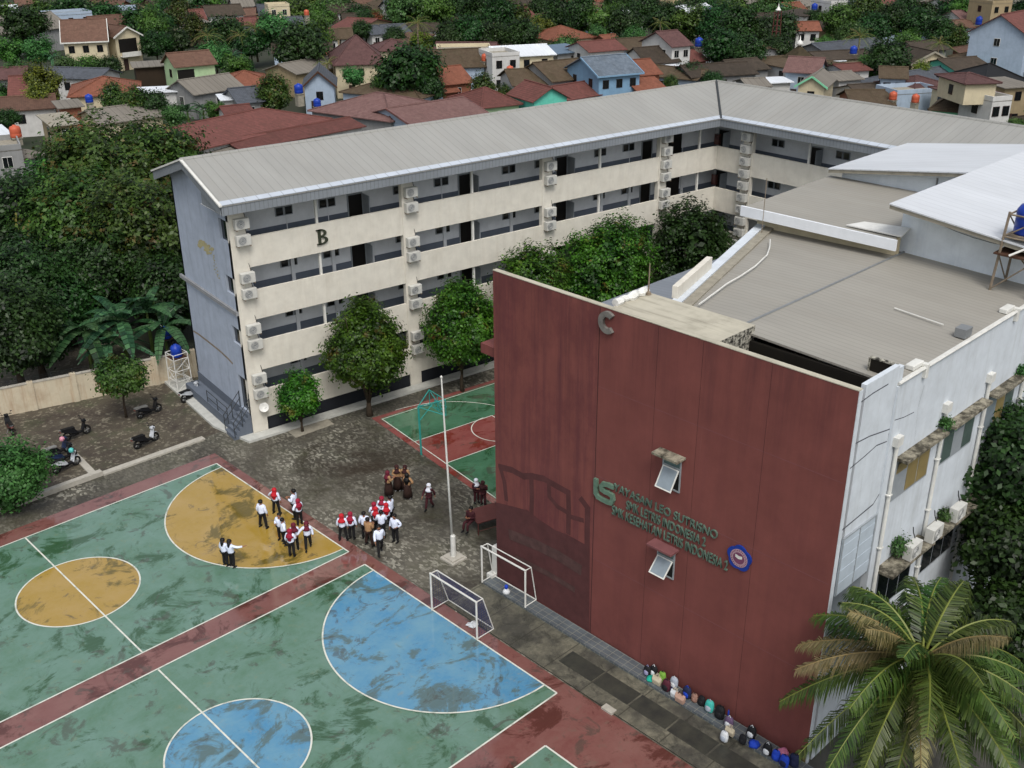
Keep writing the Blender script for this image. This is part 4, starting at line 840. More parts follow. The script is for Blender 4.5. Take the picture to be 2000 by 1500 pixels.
# ---------------------------------------------------------------- people
SKIN = plain('skin', '8a5f48', .6, .06); plain('cloth_white', 'd8e0f4', .8, .06, 6); plain('cloth_black', '17171a', .85, .1, 6); plain('cloth_tan', '9c7a58', .85, .1, 5); plain('cloth_brown', '2e1d18', .85, .1, 5)
plain('cloth_maroon', '3d1a20', .85, .1, 5); plain('scarf_red', 'b3202c', .8, .08, 6); plain('scarf_crimson', '8e1d36', .8, .08, 6); plain('scarf_maroon', '5f1c2c', .8, .08, 6); plain('scarf_brown', '33191a', .85, .08, 6)
plain('scarf_white', 'd0d4de', .8, .05, 6); plain('hair_black', '0e0d0d', .5); plain('shoe_black', '101012', .5); plain('shoe_white', 'c0c0c0', .6); plain('phone_black', '0c0c10', .3)
def skinmesh(vs, es, rs, sub=1):
    me = bpy.data.meshes.new('tmp'); me.from_pydata(vs, es, []); o = bpy.data.objects.new('tmp', me); COL.objects.link(o)
    sk = o.modifiers.new('s', 'SKIN'); sk.use_smooth_shade = True; lay = me.skin_vertices[0].data if me.skin_vertices else None
    if lay is None:
        bpy.context.view_layer.objects.active = o; bpy.ops.object.modifier_add(type='SKIN'); lay = me.skin_vertices[0].data
    for i, r in enumerate(rs): lay[i].radius = (r, r) if not isinstance(r, tuple) else r; lay[i].use_root = (i == 0)
    ss = o.modifiers.new('u', 'SUBSURF'); ss.levels = sub; ss.render_levels = sub
    bpy.context.view_layer.update(); out = bpy.data.meshes.new_from_object(o.evaluated_get(bpy.context.evaluated_depsgraph_get()))
    bpy.data.objects.remove(o); bpy.data.meshes.remove(me); return out
ARM = {  # elbow, wrist, finger direction for the right (+x) arm; the left mirrors unless given
    'down': ((.235,-.02,1.08), (.25,.05,.86), (.0,.15,-1)), 'front': ((.23,.02,1.09), (.10,.22,1.13), (-.5,.8,.2)), 'point': ((.36,.12,1.27), (.52,.3,1.3), (.5,.8,.1)),
    'hip': ((.33,-.06,1.12), (.2,.05,.98), (-.8,.4,-.3)), 'swing': ((.24,.10,1.10), (.25,.26,.93), (0,.5,-.8)), 'back': ((.235,-.12,1.09), (.25,-.16,.87), (0,-.2,-1)), 'out': ((.34,.05,1.15), (.45,.12,.98), (.5,.3,-.8))}
LEG = {'stand': (((.10,.01,.46),(.11,-.02,.08)), ((-.10,.01,.46),(-.11,-.02,.08))), 'walk': (((.10,.12,.47),(.11,.2,.09)), ((-.10,-.02,.47),(-.10,-.26,.13))), 'wide': (((.14,.01,.46),(.19,-.02,.08)), ((-.14,.01,.46),(-.19,-.02,.08))),
       'sit': (((.11,.42,.84),(.12,.46,.44)), ((-.11,.42,.84),(-.12,.44,.44)))}
PM = {}
def pose_meshes(ra, la, lg, bottom):
    key = (ra, la, lg, bottom)
    if key in PM: return PM[key]
    V, E, Rr = [], [], []
    def ad(p, r, par=None): V.append(p); Rr.append(r); i = len(V)-1; (E.append((par, i)) if par is not None else None); return i
    pel = ad((0,0,.9), (.125,.10)); sp = ad((0,0,1.1), (.115,.085), pel); ch = ad((0,0,1.27), (.135,.095), sp); nk = ad((0,.0,1.41), .05, ch); hb_ = ad((0,.015,1.47), .07, nk); hm = ad((0,.02,1.54), .088, hb_); ad((0,.01,1.605), .06, hm)
    ad((0,.125,1.525), .012, hm); ad((.092,.01,1.53), .012, hm); ad((-.092,.01,1.53), .012, hm)
    for s, a in ((1, ra), (-1, la)):
        e, w_, fd = ARM[a]; f = lambda p: (p[0]*s, p[1], p[2])
        shd = ad(f((.165,0,1.335)), .055, ch); el = ad(f(e), .04, shd); wr = ad(f(w_), .027, el); d = Vector(f(fd)).normalized(); wv = Vector(f(w_)); side = d.cross(Vector((0,0,1)) if abs(d.z) < .8 else Vector((s,0,0))).normalized()
        pm = ad(tuple(wv+d*.07), (.035,.018), wr)
        for k, L in ((-1.5,.065),(-.5,.08),(.5,.076),(1.5,.06)):
            a1 = ad(tuple(wv+d*.10+side*(.017*k)), .009, pm); ad(tuple(wv+d*(.10+L)+side*(.019*k)+Vector((0,.012,0))), .008, a1)
        t1 = ad(tuple(wv+d*.05+side*.045), .010, pm); ad(tuple(wv+d*.10+side*.062), .008, t1)
    for s, (kn, an) in ((1, LEG[lg][0]), (-1, LEG[lg][1])):
        hp = ad((.085*s,0,.86), .085, pel); k_ = ad(kn, .055, hp); a_ = ad(an, .036, k_)
    body = skinmesh(V, E, Rr)
    V, E, Rr = [], [], []
    pel = ad((0,0,.80), (.205,.165)); a1 = ad((0,0,.98), (.18,.15), pel); sp = ad((0,0,1.12), (.18,.15), a1); ch = ad((0,0,1.27), (.19,.14), sp); ad((0,0,1.39), .065, ch)
    for s, a in ((1, ra), (-1, la)):
        e, w_, fd = ARM[a]; f = lambda p: (p[0]*s, p[1], p[2]); sh_ = ad(f((.17,0,1.33)), .072, ch); el = ad(f(e), .068, sh_); ad(f(w_), .052, el)
    shirt = skinmesh(V, E, Rr)
    V, E, Rr = [], [], []
    pel = ad((0,0,.93), (.15,.115))
    for s, (kn, an) in ((1, LEG[lg][0]), (-1, LEG[lg][1])):
        hp = ad((.085*s,0,.85), .098, pel); k_ = ad(kn, .075, hp); ad(an, .062, k_)
    trousers = skinmesh(V, E, Rr)
    shoes = []
    for s, (kn, an) in ((1, LEG[lg][0]), (-1, LEG[lg][1])):
        b = MB(); x, y, z = an; b.T = Matrix.Translation((x, y, z-.08)); b.lathe([(.6,0),(1,.08),(1,.35),(.75,.7),(.3,1)], n=10, sx=1, sy=1); b.v = [(x+(p[0]-x)*.05, y+.05+(p[1]-y)*.13, z-.08+(p[2]-z+.08)*.085) for p in b.v]; shoes.append(b)
    PM[key] = (body, shirt, trousers, shoes); return PM[key]
b = MB(); b.lathe([(.105,1.235+.1),(.115,1.38),(.108,1.45)], c=(0,-.01,0), n=14); 
def hood(long=False):
    b = MB(); b.lathe([(.20,1.20),(.185,1.28),(.13,1.37),(.095,1.43),(.112,1.50),(.122,1.56),(.108,1.62),(.065,1.665),(.01,1.68)], c=(0,-.018,0), n=16)
    if long: b.lathe([(.02,.93),(.09,1.0),(.14,1.2),(.15,1.33),(.1,1.42)], c=(0,-.10,0), n=12, sy=.55)
    return b
def hairb(long=False):
    b = MB(); b.lathe([(.085,1.50),(.106,1.54),(.108,1.60),(.085,1.645),(.03,1.67)], c=(0,-.022,0), n=14)
    if long: b.lathe([(.05,1.18),(.085,1.25),(.095,1.4),(.09,1.55)], c=(0,-.075,0), n=12, sy=.6)
    return b
def skirtb(): b = MB(); b.lathe([(.25,.14),(.22,.5),(.175,.85),(.14,.98)], n=16); return b
HM = {'hood': hood().mesh('headscarf', ['scarf_red'], True), 'longhood': hood(True).mesh('headscarf', ['scarf_red'], True), 'hair': hairb().mesh('hair', ['hair_black'], True), 'longhair': hairb(True).mesh('hair', ['hair_black'], True), 'skirt': skirtb().mesh('skirt', ['cloth_brown'], True)}
def om(o, mat):
    if not o.data.materials: o.data.materials.append(MT[mat])
    o.material_slots[0].link = 'OBJECT'; o.material_slots[0].material = MT[mat]; return o
def person(u, v, face, head, hmat, top, bottom, label, pose=('down', 'down', 'stand'), h=1.62, z=.02, skirt=False, shoe='shoe_black', group='pupils in white shirts'):
    body, shirt, trousers, shoes = pose_meshes(pose[0], pose[1], pose[2], bottom)
    fx = Vector((math.sin(YAW+R(face)), math.cos(YAW+R(face)), 0)); p = at(u, v, z); t = thing('person', label, 'person', p, math.atan2(-fx.x, fx.y), group); s = h/1.68; t.scale = (s*1.13, s*1.13, s)
    om(obj('body', body, t), 'skin'); om(obj('shirt', shirt, t), top)
    om(obj('trousers', trousers, t), bottom)
    if skirt: om(obj('skirt', HM['skirt'], t), bottom)
    for i, b in enumerate(shoes): b.build('shoe', shoe, t)
    om(obj('headscarf' if 'hood' in head else 'hair', HM[head], t), hmat)
    return t
G1 = 'pupils gathered on the yellow half circle'; G2 = 'pupils gathered on the grey paving'; G3 = 'pupils in tan and brown uniforms'; G4 = 'pupils in maroon uniforms'
W_, K_ = 'cloth_white', 'cloth_black'
for a in [
 (515,1030,25,'hair','hair_black',W_,K_,'man in a white shirt standing apart, leftmost of the yellow court group',('down','down','wide'),1.68,G1),
 (541,1003,20,'longhood','scarf_red',W_,K_,'pupil in a bright red headscarf reaching out, farthest back on the yellow court',('down','out','wide'),1.58,G1),
 (578,1012,-80,'hair','hair_black',W_,K_,'tall bare-headed man in a white shirt standing on the red border line',('front','front','stand'),1.78,G1),
 (586,1024,-40,'longhood','scarf_crimson',W_,K_,'pupil in a crimson headscarf right in front of the tall man',('front','hip','stand'),1.55,G1),
 (550,1054,200,'hair','hair_black',W_,K_,'bare-headed boy facing us with hands held in front, behind the tight trio',('front','down','stand'),1.58,G1),
 (557,1064,60,'hair','hair_black',W_,K_,'bare-headed boy seen from the side within the tight trio on the yellow court',('hip','down','stand'),1.6,G1),
 (578,1074,-20,'hood','scarf_maroon',W_,K_,'pupil in a dark maroon headscarf at the back right of the tight trio',('front','front','stand'),1.6,G1),
 (571,1086,15,'longhood','scarf_crimson',W_,K_,'pupil in a crimson scarf seen from behind, nearest on the yellow court',('front','down','stand'),1.6,G1),
 (603,1072,170,'hood','scarf_maroon',W_,K_,'pupil in a maroon headscarf facing us alone at the right of the yellow court',('out','down','walk'),1.6,G1),
 (442,1104,35,'longhair','hair_black',W_,K_,'left girl of the black-haired pair by the rim of the yellow half circle',('front','down','stand'),1.58,G1),
 (455,1107,40,'longhair','hair_black',W_,K_,'right girl of the pair with long black hair, pointing to the right',('point','down','stand'),1.6,G1),
 (671,1055,5,'hood','scarf_red',W_,K_,'pupil in a red headscarf seen from behind, left of the grey paving group',('down','down','wide'),1.58,G2),
 (688,1052,15,'longhood','scarf_crimson',W_,K_,'pupil with a long crimson scarf down the back beside the red headscarf',('down','down','stand'),1.6,G2),
 (714,1051,10,'hair','hair_black',W_,K_,'bare-headed boy in white half hidden behind the tan shirt',('hip','down','stand'),1.6,G2),
 (722,1065,30,'hair','hair_black','cloth_tan','cloth_brown','person in a tan shirt and brown trousers bending among the white shirts',('front','front','wide'),1.66,G2),
 (743,1081,160,'hair','hair_black',W_,K_,'boy in white striding towards us, nearest of the paving group',('swing','back','walk'),1.66,G2),
 (747,1050,0,'hair','hair_black',W_,K_,'boy in white seen from behind just beyond the striding boy',('front','front','stand'),1.64,G2),
 (773,1058,-150,'hair','hair_black',W_,K_,'bare-headed boy in white at the right end of the paving group',('down','hip','stand'),1.64,G2),
 (733,1031,-30,'hood','scarf_crimson',W_,K_,'pupil in a dull pink-red headscarf with one arm raised, back row left',('hip','front','stand'),1.56,G2),
 (737,1041,5,'longhood','scarf_red',W_,K_,'pupil with a bright red scarf hanging down the back, centre of the paving group',('front','front','stand'),1.58,G2),
 (748,1020,190,'hood','scarf_crimson',W_,K_,'pupil in a crimson headscarf facing us at the back of the paving group',('down','front','stand'),1.56,G2),
 (757,1034,-5,'longhood','scarf_red',W_,K_,'pupil with a long bright red scarf to the right of the group centre',('front','front','wide'),1.6,G2),
 (764,1022,-60,'hair','hair_black',W_,K_,'bare-headed man in white at the back right of the paving group',('front','front','stand'),1.68,G2)]:
    person(*a[:8], pose=a[8], h=a[9], group=a[10])
for a in [
 (777,957,175,'hood','scarf_brown','cloth_tan','cloth_brown','pupil in a tan shirt and dark headscarf facing us, back left of the tan group',('front','down','stand')),
 (793,957,195,'hood','scarf_brown','cloth_tan','cloth_brown','pupil in a tan shirt and dark headscarf facing us, back right of the tan group',('down','front','stand')),
 (797,973,15,'longhood','hair_black','cloth_tan','cloth_brown','pupil in a tan shirt with a black scarf seen from behind, elbow raised',('hip','front','stand')),
 (760,968,60,'longhood','scarf_maroon','cloth_tan','cloth_brown','pupil in tan with a reddish brown scarf, leftmost of the tan group',('front','front','stand'))]:
    person(*a[:8], pose=a[8], h=1.56, skirt=True, shoe='shoe_white', group=G3)
person(839,994,200,'hood','scarf_white','cloth_maroon','cloth_maroon','pupil in a white headscarf and maroon suit walking near the flagpole',('swing','back','walk'),1.56,group=G4)
person(931,982,150,'hood','scarf_white','cloth_maroon','cloth_maroon','pupil in a white headscarf and maroon suit leaning at the back of the table',('front','front','stand'),1.5,group=G4)
person(944,986,30,'longhood','scarf_brown','cloth_maroon','cloth_maroon','pupil in a dark scarf and maroon suit at the back of the table',('front','front','stand'),1.5,group=G4)
o = person(912,1036,215,'hair','hair_black','cloth_maroon','cloth_maroon','boy in a maroon suit sitting on the table corner with a phone',('front','front','sit'),1.6,z=.02,group=G4)
q = at(920,1017,.75); o.location = (q.x, q.y, .75-.80*o.scale[2])
ph = MB(); ph.box(-.035,.035,-.004,.004,-.07,.07); fx = Vector((math.sin(YAW+R(215)), math.cos(YAW+R(215)), 0)); tag(ph.build('phone', 'phone_black', loc=Vector((q.x,q.y,.75+.31))+fx*.27, rz=.4), 'black phone held by the boy on the table corner', 'phone')
# ---------------------------------------------------------------- motorbikes, helmets, bags
plain('bike_white', 'b9bec4', .3); plain('bike_black', '17181c', .35); plain('bike_red', '4a151c', .35); plain('bike_blue', '23304f', .35); plain('seat_grey', '7a7a78', .6); plain('seat_black', '121214', .55); plain('lamp', 'a0a8b0', .15)
def motorbike(rear, front, col, panel, seat, label):
    a, c = at(*rear), at(*front); d = (c-a); d.z = 0; mid = (a+c)/2; t = thing('motorbike', label, 'motorbike', mid, math.atan2(d.y, d.x), 'motorbikes parked on the bare yard')
    for x in (-.62, .62):
        b = MB(); n = 18
        prof = [(.19,-.045),(.27,-.05),(.29,0),(.27,.05),(.19,.045)]
        b.T = Matrix.Translation((x,0,.29)) @ Matrix.Rotation(math.pi/2, 4, 'X'); v = []; k = len(prof)
        for i in range(n):
            an = 2*math.pi*i/n
            for r, z in prof: v.append((r*math.cos(an), r*math.sin(an), z))
        b.add(v, [(i*k+j, ((i+1)%n)*k+j, ((i+1)%n)*k+(j+1)%k, i*k+(j+1)%k) for i in range(n) for j in range(k)]); wh = b.build('wheel', 'rubber', t, smooth=True)
        b = MB(); b.T = Matrix.Translation((x,0,.29)) @ Matrix.Rotation(math.pi/2, 4, 'X')
        for j in range(5): an = 2*math.pi*j/5; b.tube([(0,0,0),(.2*math.cos(an),.2*math.sin(an),0)], .022, 5)
        b.lathe([(.05,-.06),(.06,0),(.05,.06)], n=8); b.build('rim', 'grey_metal', wh)
    b = MB()   # side panels and tail, a closed wedge
    pr = [(-.95,.70),(-.55,.52),(-.15,.36),(.05,.36),(.0,.50),(-.12,.66),(-.5,.76),(-.85,.80)]
    for w_, s in ((.15, 1),): 
        v = [(x, w_*(.75 if x < -.7 else 1), z) for x, z in pr]+[(x, -w_*(.75 if x < -.7 else 1), z) for x, z in pr]; n = len(pr)
        b.add(v, [tuple(range(n))[::-1], tuple(range(n, 2*n))]+[(i,(i+1)%n,n+(i+1)%n,n+i) for i in range(n)])
    b.build('body', col, t, .02)
    b = MB(); b.box(-.1,.36,-.13,.13,.26,.34); b.box(-.3,.1,-.09,.09,.2,.4); b.tube([(-.2,-.15,.28),(-.85,-.16,.42)], .05, 7); b.build('floorboard', 'seat_black', t)
    b = MB(); b.slab([(-.9,-.12,.84),(-.1,-.14,.76),(-.1,.14,.76),(-.9,.12,.84)], .09); b.build('seat', seat, t, .03)
    b = MB(); v = [(.34,-.19,.36),(.34,.19,.36),(.52,.15,.86),(.52,-.15,.86),(.43,-.17,.36),(.43,.17,.36),(.60,.11,.86),(.60,-.11,.86)]; b.add(v, [(0,3,2,1),(4,5,6,7),(0,1,5,4),(1,2,6,5),(2,3,7,6),(3,0,4,7)]); b.build('leg_shield', panel, t, .03)
    b = MB(); b.box(.42,.66,-.12,.12,.86,1.0); b.build('handlebar_cowl', panel, t, .03)
    b = MB(); b.tube([(.44,-.33,1.02),(.52,-.1,.98),(.52,.1,.98),(.44,.33,1.02)], .02, 6); b.tube([(.62,0,.29),(.5,0,.9)], .035, 6); b.build('handlebar', 'seat_black', t)
    b = MB(); b.box(.63,.68,-.09,.09,.88,.97); b.build('headlight', 'lamp', t, .015)
    b = MB(); n = 8; pts = [(.62+.33*math.cos(R(20+130*i/n)), .29+.33*math.sin(R(20+130*i/n))) for i in range(n+1)]
    for (x0,z0),(x1,z1) in zip(pts, pts[1:]): b.quad((x0,-.07,z0),(x0,.07,z0),(x1,.07,z1),(x1,-.07,z1))
    b.build('mudguard', panel, t)
    for s in (-1, 1): b = MB(); b.tube([(.5,.22*s,1.0),(.46,.3*s,1.17)], .01, 4); b.lathe([(.01,-.02),(.06,0),(.01,.02)], c=(.46,.32*s,1.19), n=8, sy=1.3); b.build('mirror', 'seat_black', t)
    b = MB(); b.tube([(-.95,-.1,.82),(-1.02,0,.84),(-.95,.1,.82)], .018, 5); b.build('grab_rail', 'grey_metal', t); b = MB(); b.box(-1.0,-.95,-.07,.07,.66,.74); b.build('tail_light', 'court_red', t)
    b = MB(); b.tube([(-.05,.1,.3),(-.12,.26,.02)], .015, 5); b.build('side_stand', 'grey_metal', t); return t
motorbike((275,818),(310,804),'bike_black','bike_black','seat_grey','dark motorbike with a pale seat standing right of the small yard tree')
motorbike((356,789),(393,770),'bike_white','bike_white','seat_black','white motorbike parked by the stairs of the blue-grey gable')
motorbike((270,877),(304,861),'bike_black','bike_white','seat_black','black and white motorbike standing alone in the middle of the yard')
motorbike((130,862),(173,846),'bike_black','bike_black','seat_black','black motorbike with a red stripe left of the small yard tree')
b5 = motorbike((29,857),(14,831),'bike_red','bike_black','seat_black','dark red motorbike seen from behind at the foot of the beige wall')
motorbike((110,926),(153,907),'bike_white','bike_white','seat_black','white motorbike with a teal helmet, nearest in the row of three')
motorbike((104,913),(146,894),'bike_blue','bike_black','seat_black','dark blue motorbike in the middle of the row of three')
motorbike((94,902),(138,880),'bike_black','bike_blue','seat_grey','dark motorbike with a grey seat and pink helmet, farthest of the row of three')
pb = atc(1765,1492)
motorbike((1745,1496),(1790,1478),'bike_black','bike_white','seat_black','motorbike half hidden under the fronds of the big coconut palm')
plain('helmet_pink', 'c98a9c', .3); plain('helmet_teal', '58b5b0', .3)
def helmet(u, v, z, mat, label):
    b = MB(); b.lathe([(.10,-.13),(.145,-.08),(.15,0),(.125,.08),(.07,.125),(.01,.14)], n=16); t = tag(b.build('helmet', mat, loc=at(u,v,z), smooth=True, rz=.5), label, 'helmet')
    b = MB(); b.lathe([(.12,-.06),(.152,-.03),(.152,.03),(.13,.06)], c=(.012,0,0), n=16, sy=.8); b.build('visor', 'glass_dark', t)
helmet(121,857,1.12,'helmet_pink','pink helmet hanging on the handlebar of the farthest motorbike in the row'); helmet(139,879,1.12,'helmet_teal','pale teal helmet resting on the mirror of the white motorbike')
BAGC = {'black': '15161a', 'navy': '1a2140', 'blue': '1b3fae', 'teal': '18a08a', 'turq': '3ea89e', 'cream': 'b8ae98', 'green': '6f9c3c', 'pink': 'c97c9c', 'maroon': '4a1c2a', 'grey': '9aa2ae', 'white': 'c8ccd0', 'beige': 'b09080', 'rose': '8a6a5e', 'lilac': '8a88a8', 'purple': '5c4a66', 'brown': '4a3a34'}
for k, c in BAGC.items(): plain('bag_'+k, c, .75, .15, 8)
def backpack(u, v, col, sz, label, pocket=None, rot=0):
    p = atc(u, v, .165); p.x = min(p.x, 28.45); t = thing('backpack', label, 'bag', c2w(p.x, p.y, .165), TC+R(rot), 'bags left along the foot of the red wall'); s = sz
    b = MB(); b.T = Matrix.Rotation(R(8), 4, 'Y'); b.lathe([(.13,0),(.17,.05),(.18,.2),(.165,.33),(.12,.42),(.04,.45)], n=12, sx=.62*1, sy=1.0); b.v = [(x*s, y*s, z*s) for x, y, z in b.v]; b.build('bag_body', 'bag_'+col, t, smooth=True)
    b = MB(); b.T = Matrix.Rotation(R(8), 4, 'Y'); b.lathe([(.09,.04),(.12,.08),(.12,.2),(.08,.25)], c=(-.07,0,0), n=10, sx=.5); b.v = [(x*s, y*s, z*s) for x, y, z in b.v]; b.build('pocket', 'bag_'+(pocket or col), t, smooth=True)
    b = MB(); b.tube([(.02*s,-.05*s,.44*s),(.03*s,0,.51*s),(.02*s,.05*s,.44*s)], .014*s, 5); b.build('handle', 'bag_black' if not pocket else 'bag_'+pocket, t)
def tote(u, v, col, sz, label, rot=0, handles='bag_cream'):
    p = atc(u, v, .165); p.x = min(p.x, 28.45); t = thing('tote_bag', label, 'bag', c2w(p.x, p.y, .165), TC+R(rot), 'bags left along the foot of the red wall'); s = sz
    b = MB(); v = [(-.07,-.17,0),(.07,-.17,0),(.07,.17,0),(-.07,.17,0),(-.10,-.19,.2),(.06,-.2,.19),(.07,.2,.21),(-.09,.19,.2),(-.02,-.20,.33),(.04,-.19,.34),(.05,.18,.33),(-.02,.2,.35)]; v = [(x*s,y*s,z*s) for x,y,z in v]
    b.add(v, [(3,2,1,0),(0,1,5,4),(1,2,6,5),(2,3,7,6),(3,0,4,7),(4,5,9,8),(5,6,10,9),(6,7,11,10),(7,4,8,11),(8,9,10,11)]); b.build('bag_body', 'bag_'+col, t, .02)
    b = MB()
    for x in (-.02,.045): b.tube([(x*s,-.09*s,.33*s),(x*s,-.05*s,.46*s),(x*s,.05*s,.46*s),(x*s,.09*s,.33*s)], .012*s, 5)
    b.build('handle', handles, t)
def cloth(u, v, col, sz, label, z=.165, cat='cloth', name='folded_cloth'):
    p = atc(u, v, z); p.x = min(p.x, 28.5); random.seed(int(u)); b = MB(); b.lathe([(.2,0),(.21,.06),(.16,.12),(.08,.15),(.01,.16)], n=14); b.v = [(x*sz*random.uniform(.8,1.15), y*sz*random.uniform(.8,1.15), q*sz*random.uniform(.8,1.3)) for x, y, q in b.v]
    tag(b.build(name, 'bag_'+col, loc=c2w(p.x,p.y,z), rz=TC, smooth=True), label, cat, 'bags left along the foot of the red wall')
backpack(1263,1318,'black',1.0,'black and lilac backpack at the far left end of the bags','lilac'); backpack(1276,1318,'black',1.05,'black backpack with a white rim, second from the left end','white')
cloth(1271,1327,'teal',.9,'bright teal pouch in front of the first backpacks',cat='bag',name='pouch'); tote(1283,1336,'cream',1.1,'cream tote bag in front of the green cloth'); backpack(1292,1330,'green',1.0,'bag covered by a leaf green jacket')
cloth(1303,1325,'pink',.7,'small pink bundle by the wall right of the green jacket'); backpack(1300,1348,'maroon',1.15,'dark maroon backpack at the front of the heap','black'); backpack(1318,1340,'grey',1.1,'pale grey bag leaning on the wall behind the heap','white')
cloth(1311,1345,'navy',.7,'small navy pouch between the maroon backpack and the white bag',cat='bag',name='pouch'); tote(1318,1362,'white',1.0,'white carrier bag left of the beige handbag'); tote(1328,1371,'beige',1.15,'pale beige handbag at the front right of the heap',handles='bag_brown'); backpack(1340,1362,'navy',1.15,'navy backpack against the wall behind the beige handbag','blue')
backpack(1355,1370,'rose',.85,'small dusty brown backpack between the navy and black ones'); backpack(1369,1377,'black',.95,'black backpack left of the turquoise one'); backpack(1384,1389,'turq',1.15,'turquoise backpack with a grey front pocket','grey'); backpack(1404,1402,'black',1.25,'big round black backpack right of the turquoise one')
backpack(1422,1420,'purple',1.1,'purple and white backpack with a blue bottle','white'); b = MB(); b.lathe([(.035,0),(.035,.18),(.015,.22),(.015,.25)], n=8); p = atc(1418,1410,.165); tag(b.build('water_bottle', 'bag_blue', loc=c2w(28.45,p.y,.45)), 'small blue bottle beside the purple and white backpack', 'bottle')
tote(1425,1435,'cream',1.0,'cream bag with a lilac print in front of the purple backpack'); backpack(1413,1447,'white',1.0,'whitish backpack standing at the front edge of the tiled step','grey'); backpack(1466,1440,'black',1.15,'black backpack with a white tag near the wall','white'); backpack(1449,1452,'black',.9,'small black backpack at the front of the tiled step')
cloth(1473,1455,'blue',1.1,'bright blue plastic bag lying on the tiled step',cat='bag',name='plastic_bag'); backpack(1497,1473,'black',1.1,'black and white backpack left of the blue pair','white'); backpack(1514,1484,'blue',1.0,'royal blue backpack behind the pink folder'); cloth(1532,1468,'pink',1.0,'pale pink folder lying on top of the last bags'); backpack(1530,1496,'blue',1.1,'royal blue backpack at the near end of the row','navy'); backpack(1549,1496,'navy',1.2,'dark navy backpack, last of the row by the corner')
b = MB(); b.lathe([(.16,0),(.19,.08),(.13,.18),(.05,.24)], n=12); p = atc(989,1158,.165); t = tag(b.build('plastic_bag', 'bag_white', loc=c2w(p.x,p.y,.165), smooth=True), 'white plastic bag with a blue top on the tiles inside the bare goal', 'bag'); b = MB(); b.lathe([(.05,.22),(.09,.3),(.08,.42),(.02,.46)], n=10); b.build('bag_top', 'bag_blue', t, smooth=True)
random.seed(8); b = MB(); b.lathe([(.22,0),(.24,.06),(.14,.14),(.03,.18)], n=12); b.v = [(x*random.uniform(.6,1.3), y*random.uniform(.6,1.3), z*random.uniform(.6,1.5)) for x, y, z in b.v]; p = at(922,1222,.02); tag(b.build('crumpled_cloth', 'bag_white', loc=p), 'crumpled pale cloth at the rear bar of the netted goal', 'cloth')
# ---------------------------------------------------------------- foliage
def leaves_mesh(name, mat, pos, nrm, size, rng, wid=.62):
    n = len(pos); nrm = nrm/np.linalg.norm(nrm, axis=1, keepdims=True)
    a = rng.normal(size=(n, 3)); t = np.cross(nrm, a); t /= np.linalg.norm(t, axis=1, keepdims=True)+1e-9; b = np.cross(nrm, t)
    s = (size*rng.uniform(.55, 1.45, (n, 1)))
    v = np.empty((n, 4, 3)); v[:,0] = pos-t*s*.5; v[:,1] = pos+b*s*wid*.5+nrm*s*.06; v[:,2] = pos+t*s*.5-nrm*s*.1; v[:,3] = pos-b*s*wid*.5+nrm*s*.06
    me = bpy.data.meshes.new(name); me.vertices.add(n*4); me.vertices.foreach_set('co', v.reshape(-1).astype(np.float32))
    me.loops.add(n*4); me.loops.foreach_set('vertex_index', np.arange(n*4, dtype=np.int32)); me.polygons.add(n)
    me.polygons.foreach_set('loop_start', np.arange(0, n*4, 4, dtype=np.int32)); me.polygons.foreach_set('loop_total', np.full(n, 4, dtype=np.int32))
    me.materials.append(MT[mat]); me.update(); me.validate(); return me
def crown_mesh(seed, rx, ry, rz, mat, nblob, nclump, per, leaf, shape='round', sig=1.2):
    rng = np.random.default_rng(seed); R3 = np.array([rx, ry, rz])
    d = rng.normal(size=(nblob, 3)); d /= np.linalg.norm(d, axis=1, keepdims=True); d[:,2] = d[:,2]*.9+.1
    bc = d*rng.uniform(.45, .72, (nblob, 1)); br = rng.uniform(.28, .46, nblob)
    if shape == 'cone': k = 1-.5*np.clip((bc[:,2]+.2), 0, 1); bc[:,0] *= k; bc[:,1] *= k; br *= .65+.35*k
    bi = rng.integers(0, nblob, nclump); q = rng.normal(size=(nclump, 3)); q /= np.linalg.norm(q, axis=1, keepdims=True); q[:,2] += .25
    cc = bc[bi]+q*br[bi][:,None]*rng.uniform(.75, 1.08, (nclump, 1)); out = q*.7+bc[bi]*.8
    pos = np.repeat(cc*R3, per, axis=0)+rng.normal(size=(nclump*per, 3))*leaf*sig*np.array([1,1,.75])
    nr = np.repeat(out, per, axis=0)*1.0+np.array([0,0,.45])+rng.normal(size=(nclump*per, 3))*.42
    m = int(nclump*per*.22); q = rng.normal(size=(m, 3)); q /= np.linalg.norm(q, axis=1, keepdims=True); fi = rng.integers(0, nblob, m)
    fp = (bc[fi]+q*br[fi][:,None]*rng.uniform(.2, .8, (m, 1)))*R3
    n0 = len(pos); pos = np.concatenate([pos, fp]); nr = np.concatenate([nr, q+np.array([0,0,.6])])
    sz = np.full((len(pos), 1), leaf); sz[n0:] *= 1.9
    return leaves_mesh('crown', mat, pos, nr, sz, rng)
